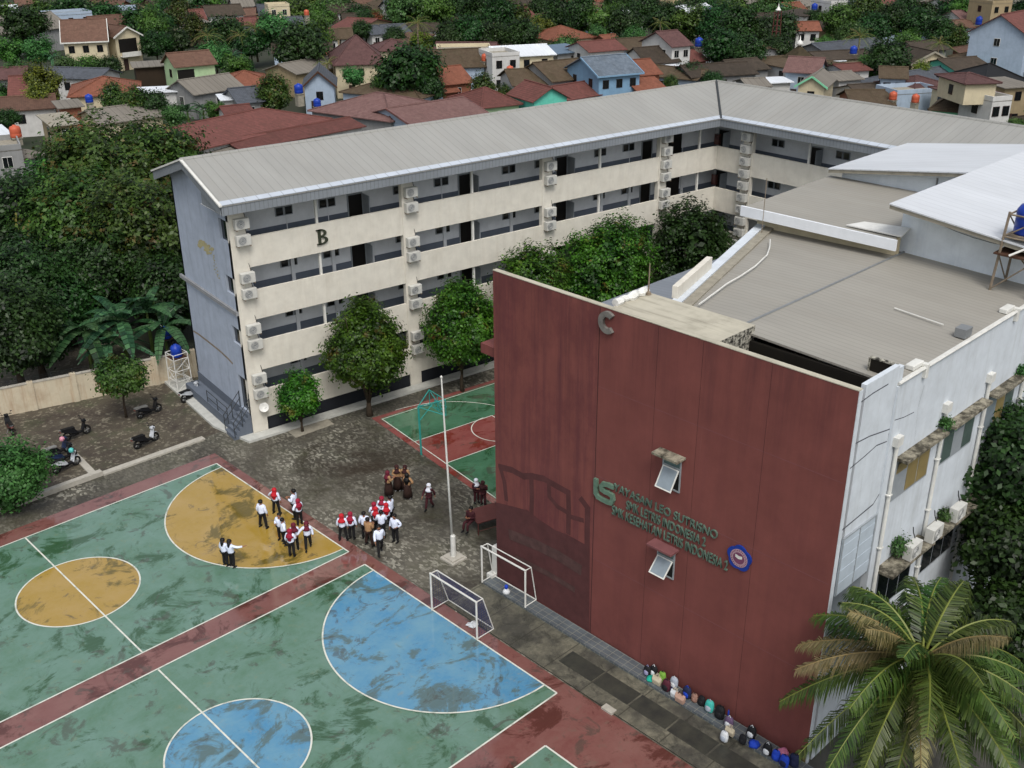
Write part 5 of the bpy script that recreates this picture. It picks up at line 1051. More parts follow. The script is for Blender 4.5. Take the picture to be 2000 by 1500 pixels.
def trunk_mb(h, r, rx, rz, cz, seed, nl=6, bark='bark'):
    rd = random.Random(seed); b = MB(); b.tube([(0,0,-.1),(.05*h*rd.uniform(-1,1),.03*h,h*.5),(.05*h*rd.uniform(-1,1),.02*h,h)], [r*1.25, r*.9, r*.65], 8)
    for i in range(nl):
        a = 2*math.pi*i/nl+rd.uniform(-.4,.4); z0 = h*rd.uniform(.75,1.0); e = Vector((math.cos(a)*rx*.62, math.sin(a)*rx*.62, cz+rz*rd.uniform(-.2,.5)))
        b.tube([(0,0,z0), (e.x*.45,e.y*.45,(z0+e.z)/2+.15*rz), tuple(e)], [r*.5, r*.32, r*.1], 5)
        for k in range(2): a2 = a+rd.uniform(-.7,.7); f = e*.5; b.tube([(f.x,f.y,(z0+e.z)/2), (math.cos(a2)*rx*.7,math.sin(a2)*rx*.7,e.z+rz*rd.uniform(-.1,.35))], [r*.25, r*.07], 4)
    return b
def tree(name, label, loc, rx, ry, rz, cz, mat, nblob, nclump, per, leaf, seed, th=None, tr=.14, shape='round', group=None, off=(0,0), bark='bark'):
    t = thing(name, label, 'tree', loc, 0, group); th = th or max(.6, cz-rz*.6)
    o = obj('crown', crown_mesh(seed, rx, ry, rz, mat, nblob, nclump, per, leaf, shape), t, (off[0], off[1], cz))
    trunk_mb(th, tr, min(rx, ry), rz, cz, seed).build('trunk', bark, t, smooth=True); return t
GC = 'clipped trees along the school block'
tree('shade_tree', 'smallest clipped tree by the school block, conical with orange-red new leaves', (24.21,53.6,0), 1.4, 1.2, 1.85, 2.2, 'leaf_round', 26, 420, 26, .15, 11, .7, .09, 'cone', GC)
tree('shade_tree', 'tall egg-shaped tree with orange tips hiding the middle of the school block', (28.55,53.0,0), 2.75, 2.1, 3.65, 4.3, 'leaf_round', 50, 1300, 28, .18, 12, 1.0, .2, 'cone', GC)
tree('shade_tree', 'broad green tree partly hidden by the left edge of the red wall', (35.2,52.4,0), 2.85, 2.2, 3.5, 4.3, 'leaf_round', 46, 1200, 28, .18, 13, 1.4, .13, 'cone', GC)
tree('shade_tree', 'green tree whose crown shows just above the red wall, left of the larger one', (40.8,52.2,0), 3.0, 2.3, 3.6, 5.0, 'leaf_round', 40, 950, 28, .19, 14, 1.4, .13, 'round', GC)
tree('shade_tree', 'large rounded tree with rusty tips above the red wall, between two other crowns', (47.6,52.2,0), 4.1, 2.6, 4.3, 5.2, 'leaf_round', 50, 1300, 28, .2, 15, 1.6, .16, 'round', GC)
tree('shade_tree', 'dark bushy tree in the inner corner of the school block', (55.6,52.2,0), 3.7, 2.7, 4.2, 5.0, 'leaf_dark', 30, 900, 26, .24, 16, 1.4, .15, 'round', GC)
tree('yard_tree', 'small yellow-green tree with a thin forked trunk in the parking yard', (16.34,62.12,0), 1.75, 1.6, 1.15, 2.75, 'leaf_rain', 24, 300, 24, .2, 17, 1.7, .08, 'round')
p = at(14,938,1.9); tree('garden_bush', 'feathery green bush at the left edge beside the red court border', (p.x,p.y,0), 2.3, 2.0, 2.2, 2.1, 'leaf_bush', 34, 620, 28, .18, 18, .8, .1)
# the dark trees beside the hall and the tall mass beyond the beige wall
for (u, v, z, r, rz, seed, lab) in ((1975,900,8.2,3.0,2.7,21,'dark leafy tree leaning against the white hall wall at the right edge, upper crown'),(1990,1075,5.5,2.6,2.4,22,'dark leafy tree at the right edge, lower crown above the palm tree'),(1965,1225,3.2,2.2,2.0,23,'dark low tree behind the coconut palm')):
    p = at(u, v, z); tree('dark_tree', lab, (p.x,p.y,0), r, r, rz, z, 'leaf_dark', 30, 620, 26, .24, seed, None, .16)
GM = 'tall trees beyond the beige wall'
for k, (u, v, z, r, rz, mat, lab) in enumerate((
 (228,352,8.0,6.3,5.2,'leaf_rain','broadest olive-green tree with rusty patches left of the blue-grey gable'),
 (322,345,7.6,4.2,4.4,'leaf_rain','olive tree touching the blue-grey gable roof corner'),
 (118,412,6.2,4.2,3.8,'leaf_mid','green tree left of the broadest olive tree'),
 (40,455,6.0,4.6,4.4,'leaf_dark','dark green tree at the left edge above the beige wall'),
 (170,455,6.2,5.0,4.6,'leaf_rain','rusty green tree in the middle of the dark mass left of the gable'),
 (290,470,6.2,4.4,5.0,'leaf_rain','tall dark tree right beside the blue-grey gable wall'),
 (50,560,4.8,3.6,3.8,'leaf_dark','dark tree at the left edge just above the banana leaves'),
 (20,650,4.2,3.2,3.2,'leaf_dark','low dark tree at the left edge behind the barbed wire'),
 (70,660,3.0,2.2,2.4,'leaf_dark','low dark shrubby tree between the barbed wire and the banana plants'),
 (205,530,4.6,3.4,3.6,'leaf_dark','deep green tree right behind the banana plants'),
 (130,600,3.0,2.6,2.8,'leaf_dark','low deep green tree behind the left banana leaves'),
 (330,575,3.4,2.6,3.2,'leaf_dark','low deep green tree squeezed between the bananas and the gable wall'),
 (265,545,3.6,3.0,3.2,'leaf_dark','low dark tree behind the tallest banana leaf'))):
    p = at(u, v, z); tree('large_tree', lab, (p.x,p.y,0), r, r, rz, z, mat, 44, 900, 26, .32 if k < 6 else .26, 31+k, None, .25, 'round', GM)
# banana plants
def banana_mesh(seed, n, L):
    rd = random.Random(seed); b = MB()
    for i in range(n):
        a = 2*math.pi*i/n+rd.uniform(-.35,.35); el = rd.uniform(.45,1.25); l = L*rd.uniform(.8,1.15); w_ = l*.105; pts = []
        for k in range(8):
            f = k/7; r = l*f*math.cos(el)*(1+.25*f); z = l*f*math.sin(el)-l*.85*f*f*(1.35-el*.6); pts.append(Vector((math.cos(a)*r, math.sin(a)*r, z)))
        side = Vector((-math.sin(a), math.cos(a), 0))
        for k in range(1, 7):
            f0, f1 = k/7, (k+1)/7; w0 = w_*math.sin(math.pi*min(1, f0*.92+.06))**.6; w1 = w_*math.sin(math.pi*min(1, f1*.92+.06))**.6 if k < 6 else .01
            for s in (-1, 1):
                for m in range(2):
                    g0, g1 = m/2, (m+.86)/2; A, B = pts[k].lerp(pts[k+1], g0), pts[k].lerp(pts[k+1], g1); wa, wb = w0+(w1-w0)*g0, w0+(w1-w0)*g1; dr = -.25
                    b.quad(A, B, B+side*s*wb+Vector((0,0,dr*wb)), A+side*s*wa*.97+Vector((0,0,dr*wa)))
        b.tube(pts, [.035]*4+[.02]*4, 4)
    return b
def banana(loc, L, n, seed, label, h=1.8):
    t = thing('banana_plant', label, 'banana plant', loc, 0, 'banana plants'); obj('leaves', banana_mesh(seed, n, L).mesh('leaves', ['leaf_banana']), t, (0,0,h))
    b = MB(); b.tube([(0,0,-.05),(0,0,h*.6),(0,0,h+.1)], [.16,.13,.06], 8); b.build('stem', 'stem_green', t, smooth=True); return t
for k, (u, v, z, L, n, lab) in enumerate(((165,640,3.4,3.9,14,'large banana plant with leaves spreading left over the beige wall'),(235,622,3.8,3.9,13,'banana plant with upright leaves in the middle of the clump'),(285,600,4.2,3.6,12,'banana plant with ragged leaves at the back of the clump'),(318,632,3.4,3.5,13,'banana plant with drooping leaves next to the blue-grey gable'),(212,668,2.6,3.0,12,'lower banana plant drooping over the beige wall coping'))):
    p = at(u, v, z); banana((p.x,p.y,0), L, n, 50+k, lab, z-.3)
# coconut palms
def frond_mesh(seed, L, el, droop, nleaf, ll, lw, mats):
    rd = random.Random(seed); b = MB(); pts = []; N_ = 12
    for k in range(N_+1): f = k/N_; r = L*(f*math.cos(el)+.10*math.sin(el)*f*f); z = L*(f*math.sin(el)-droop*f*f); pts.append(Vector((r, 0, z)))
    b.tube(pts, [.045*(1-.85*i/N_)+.006 for i in range(N_+1)], 4, 1)
    for i in range(nleaf):
        f = .14+.86*i/nleaf; x = f*N_; k = min(N_-1, int(x)); p = pts[k].lerp(pts[k+1], x-k); d = (pts[k+1]-pts[k]).normalized(); l = ll*math.sin(math.pi*(.12+.82*f))**.7
        for s in (-1, 1):
            if rd.random() < .03: continue
            l2_ = l*rd.uniform(.7,1.12); sd_ = Vector((0, s, 0)); o1 = (d*.55+sd_*.85+Vector((0,0,-.3+rd.uniform(-.28,.25)))).normalized(); m_ = p+o1*l2_*.5; e = m_+(o1*.6+Vector((0,0,-1.05+rd.uniform(-.2,.15)))).normalized()*l2_*.55; w2 = d*lw
            b.quad(p-w2*.5, p+w2*.5, m_+w2*.6, m_-w2*.6); b.quad(m_-w2*.6, m_+w2*.6, e)
    return b.mesh('frond', mats)
def palm(label, loc, h, L, n, nleaf, seed, lean=(0,0), dry=.25, group=None, parts=True):
    rd = random.Random(seed); t = thing('coconut_palm', label, 'palm tree', loc, 0, group); fm = [frond_mesh(seed+k, L, el, dr, nleaf, L*.25, L*.0105, ['leaf_palm', 'rachis']) for k, (el, dr) in enumerate(((1.0,.5),(.62,.62),(.28,.62),(-.02,.5),(-.35,.36)))]
    fd = [frond_mesh(seed+9, L*.9, .3, .55, nleaf, L*.22, L*.009, ['leaf_palm_dry', 'rachis_dry']), frond_mesh(seed+8, L*.85, .95, .35, nleaf, L*.21, L*.008, ['leaf_palm_dry', 'rachis_dry'])]
    for i in range(n):
        lv = i/n; m_ = fm[min(4, int(lv*5))]
        if rd.random() < dry: m_ = fd[0 if lv > .45 else 1]
        o = obj('frond', m_, t, (lean[0], lean[1], h)); o.rotation_euler = (rd.uniform(-.25,.25), rd.uniform(-.12,.12), i*2.39996+rd.uniform(-.2,.2))
    b = MB(); b.tube([(0,0,-.1),(lean[0]*.35,lean[1]*.35,h*.5),(lean[0],lean[1],h+.1)], [.22,.15,.13], 9); b.build('trunk', 'bark_pale', t, smooth=True); return t
p = at(1800,1290,7.2); palm('big coconut palm with green and straw-coloured fronds in front of the white hall corner', (p.x,p.y,0), 7.2, 4.35, 48, 84, 71, dry=.09)

for t, r, sd_ in LEDGE: obj('leaves', crown_mesh(sd_, r, r*.8, r, 'leaf_bush', 8, 60, 10, .09), t, (0,0,r*.8))
# ---------------------------------------------------------------- the neighbourhood behind the school
hw = MB(); hw.box(-.5,.5,-.05,.06,-.6,.6); HWM = hw.mesh('window', ['white_paint']); HWB = hw.mesh('window', ['door_brown']); hw = MB(); hw.box(-.45,-.02,-.07,-.052,-.55,.55); hw.box(.02,.45,-.07,-.052,-.55,.55); HPM = hw.mesh('pane', ['glass_dark'])
hw = MB(); hw.box(-.45,.45,-.06,.05,0,2.05); HDM = hw.mesh('door', ['door_brown'])
def house(label, A, B, ze, hd, dv, kind, wall, roof, win=2, cat='house', name='house', left=1, o=.45, gable=None, trim=None, low=0.0, asp=1.0):
    a, c = at(*A, ze), at(*B, ze); d = c-a; d.z = 0; W = d.length; D = 2*hd; dep = depth((a+c)/2); dy = dv*dep/F_PX; dip = math.atan2(CAM_H-ze, math.hypot((a.x+c.x)/2, (a.y+c.y)/2))
    run = {'gable': hd, 'hip': hd, 'perp': 0, 'shed': D, 'flat': 0}[kind]; rise = max(.25, min(5.0, (dy-run*math.sin(dip))/math.cos(dip))) if kind != 'flat' else .12
    mid = (a+c)/2; t = thing(name, label, cat, (mid.x, mid.y, 0), math.atan2(d.y, d.x)); h = W/2; x0, x1, y0, y1 = -h+o, h-o, o, D-o
    # walls with the gable closed
    wb = MB(); P4 = [(x0,y0),(x1,y0),(x1,y1),(x0,y1)]; k = rise/(hd if kind in ('gable','hip') else h if kind == 'perp' else D); zt = ze-.06
    if kind == 'shed': zs = [zt+k*o, zt+k*o, zt+k*(D-o), zt+k*(D-o)]
    else: zs = [zt+(k*o if kind in ('gable','perp','hip') else 0)]*4
    v = [(x,y,low) for x,y in P4]+[(x,y,z) for (x,y),z in zip(P4,zs)]; wb.add(v, [(0,1,5,4),(1,2,6,5),(2,3,7,6),(3,0,4,7)])
    if kind == 'gable':
        zr = zt+k*hd
        for x, f in ((x0,(0,1,2)),(x1,(2,1,0))): wb.add([(x,y1,zs[0]),(x,y0,zs[0]),(x,hd,zr)], [f])
    if kind == 'perp':
        zr = zt+rise; wb.add([(x0,y0,zs[0]),(x1,y0,zs[0]),(0,y0,zr)], [(0,1,2)]); wb.add([(x0,y1,zs[0]),(x1,y1,zs[0]),(0,y1,zr)], [(2,1,0)])
    wb.build('wall', wall, t)
    rb = MB(); T_ = .12
    if kind == 'gable': rb.slab([(-h,0,ze),(h,0,ze),(h,hd,ze+rise),(-h,hd,ze+rise)], T_); rb.slab([(-h,hd,ze+rise),(h,hd,ze+rise),(h,D,ze),(-h,D,ze)], T_)
    elif kind == 'perp': rb.slab([(-h,0,ze),(0,0,ze+rise),(0,D,ze+rise),(-h,D,ze)][::-1], T_); rb.slab([(0,0,ze+rise),(h,0,ze),(h,D,ze),(0,D,ze+rise)], T_)
    elif kind == 'hip':
        r = max(.15, h-hd*asp) if h > hd*asp else .15
        rb.slab([(-h,0,ze),(h,0,ze),(r,hd,ze+rise),(-r,hd,ze+rise)], T_); rb.slab([(h,0,ze),(h,D,ze),(r,hd,ze+rise)], T_); rb.slab([(h,D,ze),(-h,D,ze),(-r,hd,ze+rise),(r,hd,ze+rise)], T_); rb.slab([(-h,D,ze),(-h,0,ze),(-r,hd,ze+rise)], T_)
    elif kind == 'shed': rb.slab([(-h,0,ze),(h,0,ze),(h,D,ze+rise),(-h,D,ze+rise)], T_)
    else:
        rb.slab([(-h+o,o,ze),(h-o,o,ze),(h-o,D-o,ze),(-h+o,D-o,ze)], T_)
    ro = rb.build('roof', roof, t)
    if kind == 'flat':
        b = MB()
        for bx in ((x0,x1,y0,y0+.15),(x0,x1,y1-.15,y1),(x0,x0+.15,y0+.15,y1-.15),(x1-.15,x1,y0+.15,y1-.15)): b.box(*bx, ze-.1, ze+.55)
        b.build('parapet', wall, t)
    b = MB()
    if kind in ('gable', 'hip'):
        r = h if kind == 'gable' else (max(.15, h-hd*asp) if h > hd*asp else .15); b.tube([(-r,hd,ze+rise+.02),(r,hd,ze+rise+.02)], .13, 5)
        if kind == 'hip':
            for sx in (-1, 1):
                for yy in (0, D): b.tube([(sx*h,yy,ze+.02),(sx*r,hd,ze+rise+.02)], .11, 5)
        b.build('ridge_tiles', roof, ro)
    if kind == 'perp': b.tube([(0,0,ze+rise+.02),(0,D,ze+rise+.02)], .13, 5); b.build('ridge_tiles', roof, ro)
    if trim:
        b = MB(); e = .16
        if kind == 'perp': b.slab([(-h-.05,-.03,ze+.05),(-h-.05,.08,ze+.05),(0,.08,ze+rise+.08),(0,-.03,ze+rise+.08)], .3); b.slab([(0,-.03,ze+rise+.081),(0,.08,ze+rise+.081),(h+.05,.08,ze+.05),(h+.05,-.03,ze+.05)], .3)
        else:
            for sx in (-1, 1): b.slab([(sx*h-.06,-.03,ze+.04),(sx*h+.06,-.03,ze+.04),(sx*h+.06,hd,ze+rise+.05),(sx*h-.06,hd,ze+rise+.05)], .26)
            b.slab([(-h,-.06,ze+.03),(h,-.06,ze+.03),(h,.02,ze+.03),(-h,.02,ze+.03)], .22)
        b.build('verge_board', trim, ro)
    WMh = HWM if (A[0]+A[1]) % 3 == 0 else HWB
    lv = [ze-1.25]+([ze-4.2] if ze > 5.3 else [])
    for zi in lv:
        if zi < low+.7: continue
        n = win if ze > 5.3 else min(win, 1)
        for i in range(n):
            x = x0+(x1-x0)*(i+.5)/n; o_ = obj('window', WMh, t, (x, y0-.01, zi)); obj('pane', HPM, o_); 
        if left:
            for i in range(2 if D > 9 else 1): y = y0+(y1-y0)*(i+.5)/(2 if D > 9 else 1); o_ = obj('window', WMh, t, (x0-.01, y, zi)); o_.rotation_euler.z = -math.pi/2; obj('pane', HPM, o_)
    if low == 0: o_ = obj('door', HDM, t, (x0+(x1-x0)*.3, y0-.01, 0))
    t['_g'] = 1; del t['_g']; return t, (W, D, ze, rise, x0, x1, y0, y1)
HS = house
HS('long low building with a pale weathered sheet roof at the upper left edge',(-30,72),(140,52),4.5,6,32,'gable','w_grey','asbestos',3)
HS('grey building with a blue end wall and white roof strip beyond the cream villa',(90,32),(185,26),6,4,14,'flat','w_blue','asbestos',3)
HS('pale blue walled building at the top edge left of the centre',(205,22),(268,20),6,4,16,'flat','w_blue','asbestos',2)
HS('low house with a weathered grey-brown roof behind the cream villa',(185,55),(280,48),3.5,5,22,'gable','w_grey','t_brown',2)
v1, _ = HS('cream two-storey villa with a brown hip-end roof and white verge boards',(118,84),(212,80),6.2,6.5,43,'gable','w_cream','t_brown',3,trim='white_paint')
v2, D2 = HS('cream gabled front of the villa with a dark open balcony',(222,74),(279,68),6.0,3.2,18,'perp','w_cream','t_brown',0,trim='white_paint',left=0)
v3, D3 = HS('light green two-storey house with a rusty brown roof and corner balcony',(340,132),(426,124),6.0,3.2,27,'gable','w_green','t_brown',0)
HS('open dark brown shelter with a grey frame left of the light green house',(258,132),(326,128),5.5,2.5,5,'shed','w_dark','asbestos',0,left=0)
HS('house with a wide orange tiled hip roof behind the yellow-green tree',(130,190),(276,182),3.6,5.5,36,'hip','w_cream','t_orange',2)
HS('bare brick lean-to beside the orange hip roof',(112,212),(166,207),4.5,2.5,8,'shed','w_brick','asbestos',0)
HS('long house with a brownish grey ribbed roof below the light green house',(378,186),(480,170),3.6,3.8,30,'gable','w_grey','asbestos',2)
HS('small house with a dark blue-grey roof right of the ribbed grey roof',(463,203),(520,197),3.4,3.6,30,'gable','w_grey','t_slate',1)
HS('small house with a maroon roof at the left edge behind the yellow-green tree',(14,188),(58,186),3.4,3.5,38,'gable','w_grey','t_red',1)
HS('tall narrow grey house with a flat pale roof left of the big olive tree',(98,247),(160,240),6.5,3.4,18,'shed','w_tan','concrete',1)
HS('low building with a bright white roof at the left edge',(-40,270),(27,262),4.0,3,18,'shed','w_grey','bright_roof',0)
HS('unfinished grey block house with two small openings at the left edge',(-30,300),(52,292),5.6,3.4,12,'flat','w_grey','concrete',1)
HS('grey walled house half hidden by the olive tree at the left',(45,312),(95,300),4.4,3,10,'shed','w_grey','asbestos',0)
HS('longest red tiled roof right behind the beige school roof',(358,300),(650,232),4.2,6,46,'hip','w_white','t_red',2)
HS('lower red tiled roof strip in front of the longest red roof',(470,294),(716,246),3.6,3.2,22,'gable','w_white','t_red',1)
HS('small beige sheet roof between the olive tree and the red roof',(372,312),(480,292),3.4,3,22,'gable','w_tan','asbestos',1)
HS('small house with a maroon sheet roof in front of the orange and grey roofs',(440,228),(500,222),3.4,2.6,20,'gable','w_white','t_red',1)
HS('orange tiled roof left of the olive bush tree',(425,172),(545,165),3.6,5,30,'hip','w_cream','t_orange',1)
HS('cream flat house at the top edge left of the tall conical tree',(520,14),(570,12),6.5,3,14,'flat','w_cream','concrete',2)
HS('house with a dark grey roof at the top edge beside the cream house',(505,32),(562,30),4,4,22,'gable','w_grey','t_slate',2)
HS('white house with a dark roof at the top edge near the palms',(405,32),(480,28),4.5,4,20,'gable','w_white','t_dark',2)
HS('small house with a faded pink roof near the top left palms',(378,44),(408,42),3.6,3,24,'gable','w_blue','t_red',1)
for k, (x0, x1, v) in enumerate(((640,668,27),(668,706,26),(640,665,46),(668,708,44))):
    HS(['leftmost dark roof','second dark roof','lower left dark roof','lower right dark roof'][k]+' of the small terrace behind the tall conical tree',(x0,v),(x1,v-1),3.6,3.2,17,'gable','w_white','t_dark',1)
for k, (x0, x1) in enumerate(((610,638),(636,664),(662,692))):
    HS(['left','middle','right'][k]+' dark roof of the terrace with white party walls behind the maroon hip roof',(x0,80-2*k),(x1,79-2*k),3.6,3.4,20,'gable','w_white','t_mossy',1)
HS('house with a large steep maroon hip roof and cream walls',(650,128),(758,124),5.2,7,56,'hip','w_cream','t_maroon',3,asp=.75)
HS('maroon side wing of the large maroon hip roof',(735,100),(810,97),4.2,4,22,'hip','w_cream','t_maroon',1)
HS('left blue-grey roof of the long terrace right of the maroon hip roof',(724,68),(752,66),3.6,3.4,17,'gable','w_white','t_slate',1)
HS('wide blue-grey roof in the middle of the long terrace',(748,65),(812,62),3.6,3.4,16,'gable','w_white','t_slate',2)
HS('dark brown roof at the right end of the long terrace',(808,63),(850,60),3.6,3.4,16,'gable','w_white','t_dark',1)
HS('last dark roof of the long terrace beside the large green tree',(846,60),(872,58),3.6,3.2,14,'gable','w_white','t_dark',1)
HS('small house with a dusty pink roof and pale front below the terrace',(802,88),(852,66),3.6,3,10,'shed','w_cream','t_brown',0)
HS('house with a dark grey roof and pale blue gable facing right',(588,172),(658,170),4.0,4.5,30,'perp','w_blue','t_slate',1,trim='wood_dark')
HS('house with a mauve-brown hip roof right behind the school roof',(600,216),(764,238),3.8,6.5,48,'hip','w_grey','t_mauve',2)
HS('house with a long mauve gable roof and pale blue end wall',(806,247),(958,222),3.8,5.6,38,'gable','w_blue','t_mauve',2,trim='court_red')
HS('house with a black weathered roof and pale side wall near the centre',(855,134),(952,130),4.4,5,36,'gable','w_blue','t_mossy',1)
HS('pale concrete building with a flat roof behind the black roof',(848,104),(966,102),6.0,4,12,'flat','w_cream','concrete',0)
HS('orange tiled house behind the round dark tree, upper roof',(866,166),(928,160),4.2,4.5,34,'gable','w_brick','t_orange',1)
HS('low orange tiled porch roof in front of the orange house',(862,182),(900,178),3.2,2.4,18,'gable','w_brick','t_orange',0)
HS('white flat-fronted building with pale columns left of the bright white roof',(958,112),(1022,108),6.2,3.5,8,'flat','w_white','concrete',2)
HS('building with the brightest white roof right of the centre',(972,112),(1088,106),5.6,5,20,'gable','w_cream','bright_roof',3)
HS('house with a red tiled roof and green eaves next to the turquoise gable',(940,212),(1022,203),3.6,5,38,'hip','w_green','t_red',1)
HS('house with a bright turquoise gable wall',(1040,200),(1116,192),4.2,3.8,24,'perp','w_turq','t_red',0,left=0)
HS('low house with a mossy dark roof left of the second dark roof',(1000,168),(1088,164),4.0,5,32,'gable','w_white','t_mossy',1)
HS('house with a big mossy dark roof beside the blue house',(1078,160),(1168,150),4.6,5.2,38,'gable','w_grey','t_mossy',1)
HS('low dark red roof below the mossy dark roof',(1098,198),(1180,184),3.4,4,28,'gable','w_white','t_red',1)
hb1, _ = HS('sky blue two-storey house with a grey-blue tiled roof',(1168,150),(1258,142),6.0,5,38,'gable','w_sky','t_bluegrey',3,trim='w_sky')
HS('sky blue gabled porch of the grey-blue tiled house',(1186,150),(1243,144),5.2,2.2,14,'perp','w_sky','t_bluegrey',2,trim='tank_blue',left=0)
HS('house with a bright orange tiled roof right of the blue house',(1245,148),(1296,144),5.2,4,30,'gable','w_brick','t_orange',1)
HS('lower orange tiled roof touching the school roof ridge',(1246,180),(1306,174),3.6,4,28,'gable','w_brick','t_orange',1)
HS('house with a brownish red hip roof among trees, top centre right',(1082,80),(1166,72),4.0,5,26,'hip','w_cream','t_orange',1)
HS('small bright orange roof between two brown roofs',(1186,82),(1218,79),4.0,2.6,13,'gable','w_brick','t_orange',0)
HS('grey flat building with bluish sheets right of the bright white roof',(1088,105),(1158,98),5.0,4,16,'shed','w_grey','blue_sheet',1)
HS('white house with a dusty pink sheet roof and two window pairs',(1150,102),(1226,96),5.6,4,20,'gable','w_white','t_red',2)
HS('white two-storey house with a dark maroon roof by the tall dark trees',(1312,92),(1356,88),6.4,4.6,30,'gable','w_white','t_maroon',2)
HS('house with a mossy brown roof left of the dark maroon one',(1222,98),(1290,94),3.6,4.2,22,'gable','w_grey','t_mossy',1)
HS('house with a dark roof and white awning below the white maroon-roofed house',(1262,126),(1332,120),4.0,4.2,32,'gable','w_white','t_dark',1)
HS('low reddish brown roof right of the dark roofs',(1322,124),(1386,118),3.2,3.6,22,'gable','w_brick','t_red',1)
HS('long charcoal roof just above the school roof corner',(1350,152),(1484,144),3.6,4.2,24,'gable','w_grey','t_dark',2)
HS('second charcoal roof right of the long one',(1440,140),(1508,134),3.6,4,22,'gable','w_grey','t_dark',1)
HS('small grey roofed house at the right part of the school ridge',(1460,170),(1510,168),3.4,3,16,'gable','w_grey','asbestos',1)
HS('white roofed shed far away among the dark trees',(1348,28),(1410,22),5,5,16,'gable','w_white','bright_roof',1)
HS('grey concrete building at the top edge among trees',(1298,10),(1358,8),6,3,14,'flat','w_tan','concrete',3)
HS('distant brown-red roof at the top edge right of the centre',(1008,48),(1060,42),3.6,5,30,'gable','w_brick','t_red',1)
HS('distant pair house with a red roof at the top right',(1545,24),(1582,22),4.5,4,18,'gable','w_blue','t_orange',1)
HS('distant white cement house with a dark roof at the top right',(1572,32),(1616,24),5.5,3.4,10,'shed','w_white','t_dark',2)
HS('small white house with an orange roof beside the mosque',(1552,60),(1606,60),5.5,3.5,17,'gable','w_white','t_orange',2)
HS('house with a long mauve sheet roof and pale blue end wall below the mosque',(1528,140),(1602,144),4.6,4.2,30,'gable','w_blue','t_mauve',2)
HS('cream house with a mint-edged gable just behind the school roof',(1552,168),(1616,172),4.2,4.5,20,'perp','w_cream','asbestos',1,trim='w_mint')
HS('white house with a pale grey roof right of the cream gable',(1638,158),(1690,154),4.0,3.4,16,'gable','w_white','asbestos',2)
HS('white house with a red strip roof behind the pale grey roof',(1650,140),(1706,136),4.2,3.2,14,'gable','w_white','t_red',1)
HS('grey-blue two-storey house with a dark weathered roof',(1716,152),(1776,154),5.6,3.6,22,'gable','w_blue','t_mossy',2)
HS('low house with a dark roof and cream parapet behind the round tree',(1602,118),(1716,112),3.8,4,16,'gable','w_cream','t_dark',1)
HS('cream gabled house with a dark roof, upper right',(1780,126),(1866,122),4.6,4.5,22,'perp','w_cream','t_dark',0,trim='concrete')
HS('blue-grey hip roof house left of the cream gable',(1762,112),(1806,108),4.2,4.2,26,'hip','w_grey','t_slate',1)
HS('weathered dark roof behind the cream gable',(1796,100),(1856,96),4.2,4,18,'gable','w_grey','t_dark',1)
HS('teal fronted house with a dark roof near the big blue building',(1868,140),(1946,134),4.2,4.5,24,'gable','w_turq','t_dark',1)
HS('house with a mossy dark hip roof below the big blue building',(1930,122),(1990,116),4.4,4.2,22,'hip','w_tan','t_mossy',1)
bb, _ = HS('big blue-grey three-storey building with a maroon roof at the right edge',(1888,62),(2010,72),9.0,6,36,'perp','w_blue','t_red',1)
HS('house with a wide black roof at the right edge',(1920,172),(2030,166),4.2,5.5,44,'hip','w_grey','black',1)
HS('dark brown roofed low house just behind the school ridge at the right',(1662,206),(1752,206),3.4,4.2,30,'gable','w_brick','t_mossy',1)
HS('low house with a brown roof right of the pale grey roofed house',(1680,186),(1740,182),3.6,3.4,20,'gable','w_white','t_dark',1)
HS('bare blue-grey wall house behind the orange water tanks',(1750,186),(1850,180),4.6,3,8,'flat','w_blue','concrete',0)
HS('house with a maroon hip roof and white fascia left of the tiered maroon roof',(1786,178),(1872,170),4.4,4.2,26,'hip','w_cream','t_maroon',1)
HS('mint green house with a dark pyramid roof at the right',(1812,214),(1912,222),4.2,4.6,44,'hip','w_mint','t_mossy',1)
tp, _ = HS('house with a tiered maroon pagoda-like roof, lower tier',(1890,192),(1976,188),5.6,4.6,24,'hip','w_cream','t_maroon',1)
HS('upper tier of the tiered maroon pagoda-like roof',(1884,164),(1958,162),8.4,3.8,20,'hip','w_cream','t_maroon',0,low=5.8)
HS('white terrace house with stacked balconies right of the mint green house',(1938,200),(1988,196),6.4,3.2,8,'flat','w_white','concrete',2)
HS('tan walled house at the right edge below the black roof',(1962,172),(2030,168),5.6,3.5,10,'shed','w_tan','asbestos',1)
for k, a in enumerate(((1786,26,1836,22,'t_maroon'),(1930,34,1978,30,'t_orange'),(1700,12,1760,10,'t_red'),(1850,14,1900,12,'t_mauve'),(1440,8,1490,6,'asbestos'),(1240,40,1262,38,'bright_roof'),(870,6,930,4,'t_orange'),(760,20,800,18,'t_slate'),(590,8,630,6,'t_orange'))):
    HS(['distant purple-red roof at the top right','distant orange roof near the big blue building','distant red roof at the top edge among the right trees','distant mauve roof left of the big blue building','distant grey sheet roof at the top edge','tiny white roof among the central trees','distant orange roof at the top edge near the centre','distant slate roof left of the central trees','distant orange roof behind the tall conical tree'][k],(a[0],a[1]),(a[2],a[3]),4.2,4.5,18,'gable','w_white',a[4],2)
HS('small dark roof at the top edge behind the conical tree',(300,12),(330,10),4.0,4.2,18,'gable','w_grey','t_dark',2)
HS('distant brown roof left of the top centre trees',(690,10),(745,8),4.0,4.2,18,'gable','w_cream','t_brown',2)
HS('distant grey roof between the palms at the top',(455,14),(500,12),4.0,4.2,18,'gable','w_white','asbestos',2)
HS('distant orange roof hidden in the central forest',(1090,14),(1130,12),4.0,4.2,18,'gable','w_white','t_orange',2)
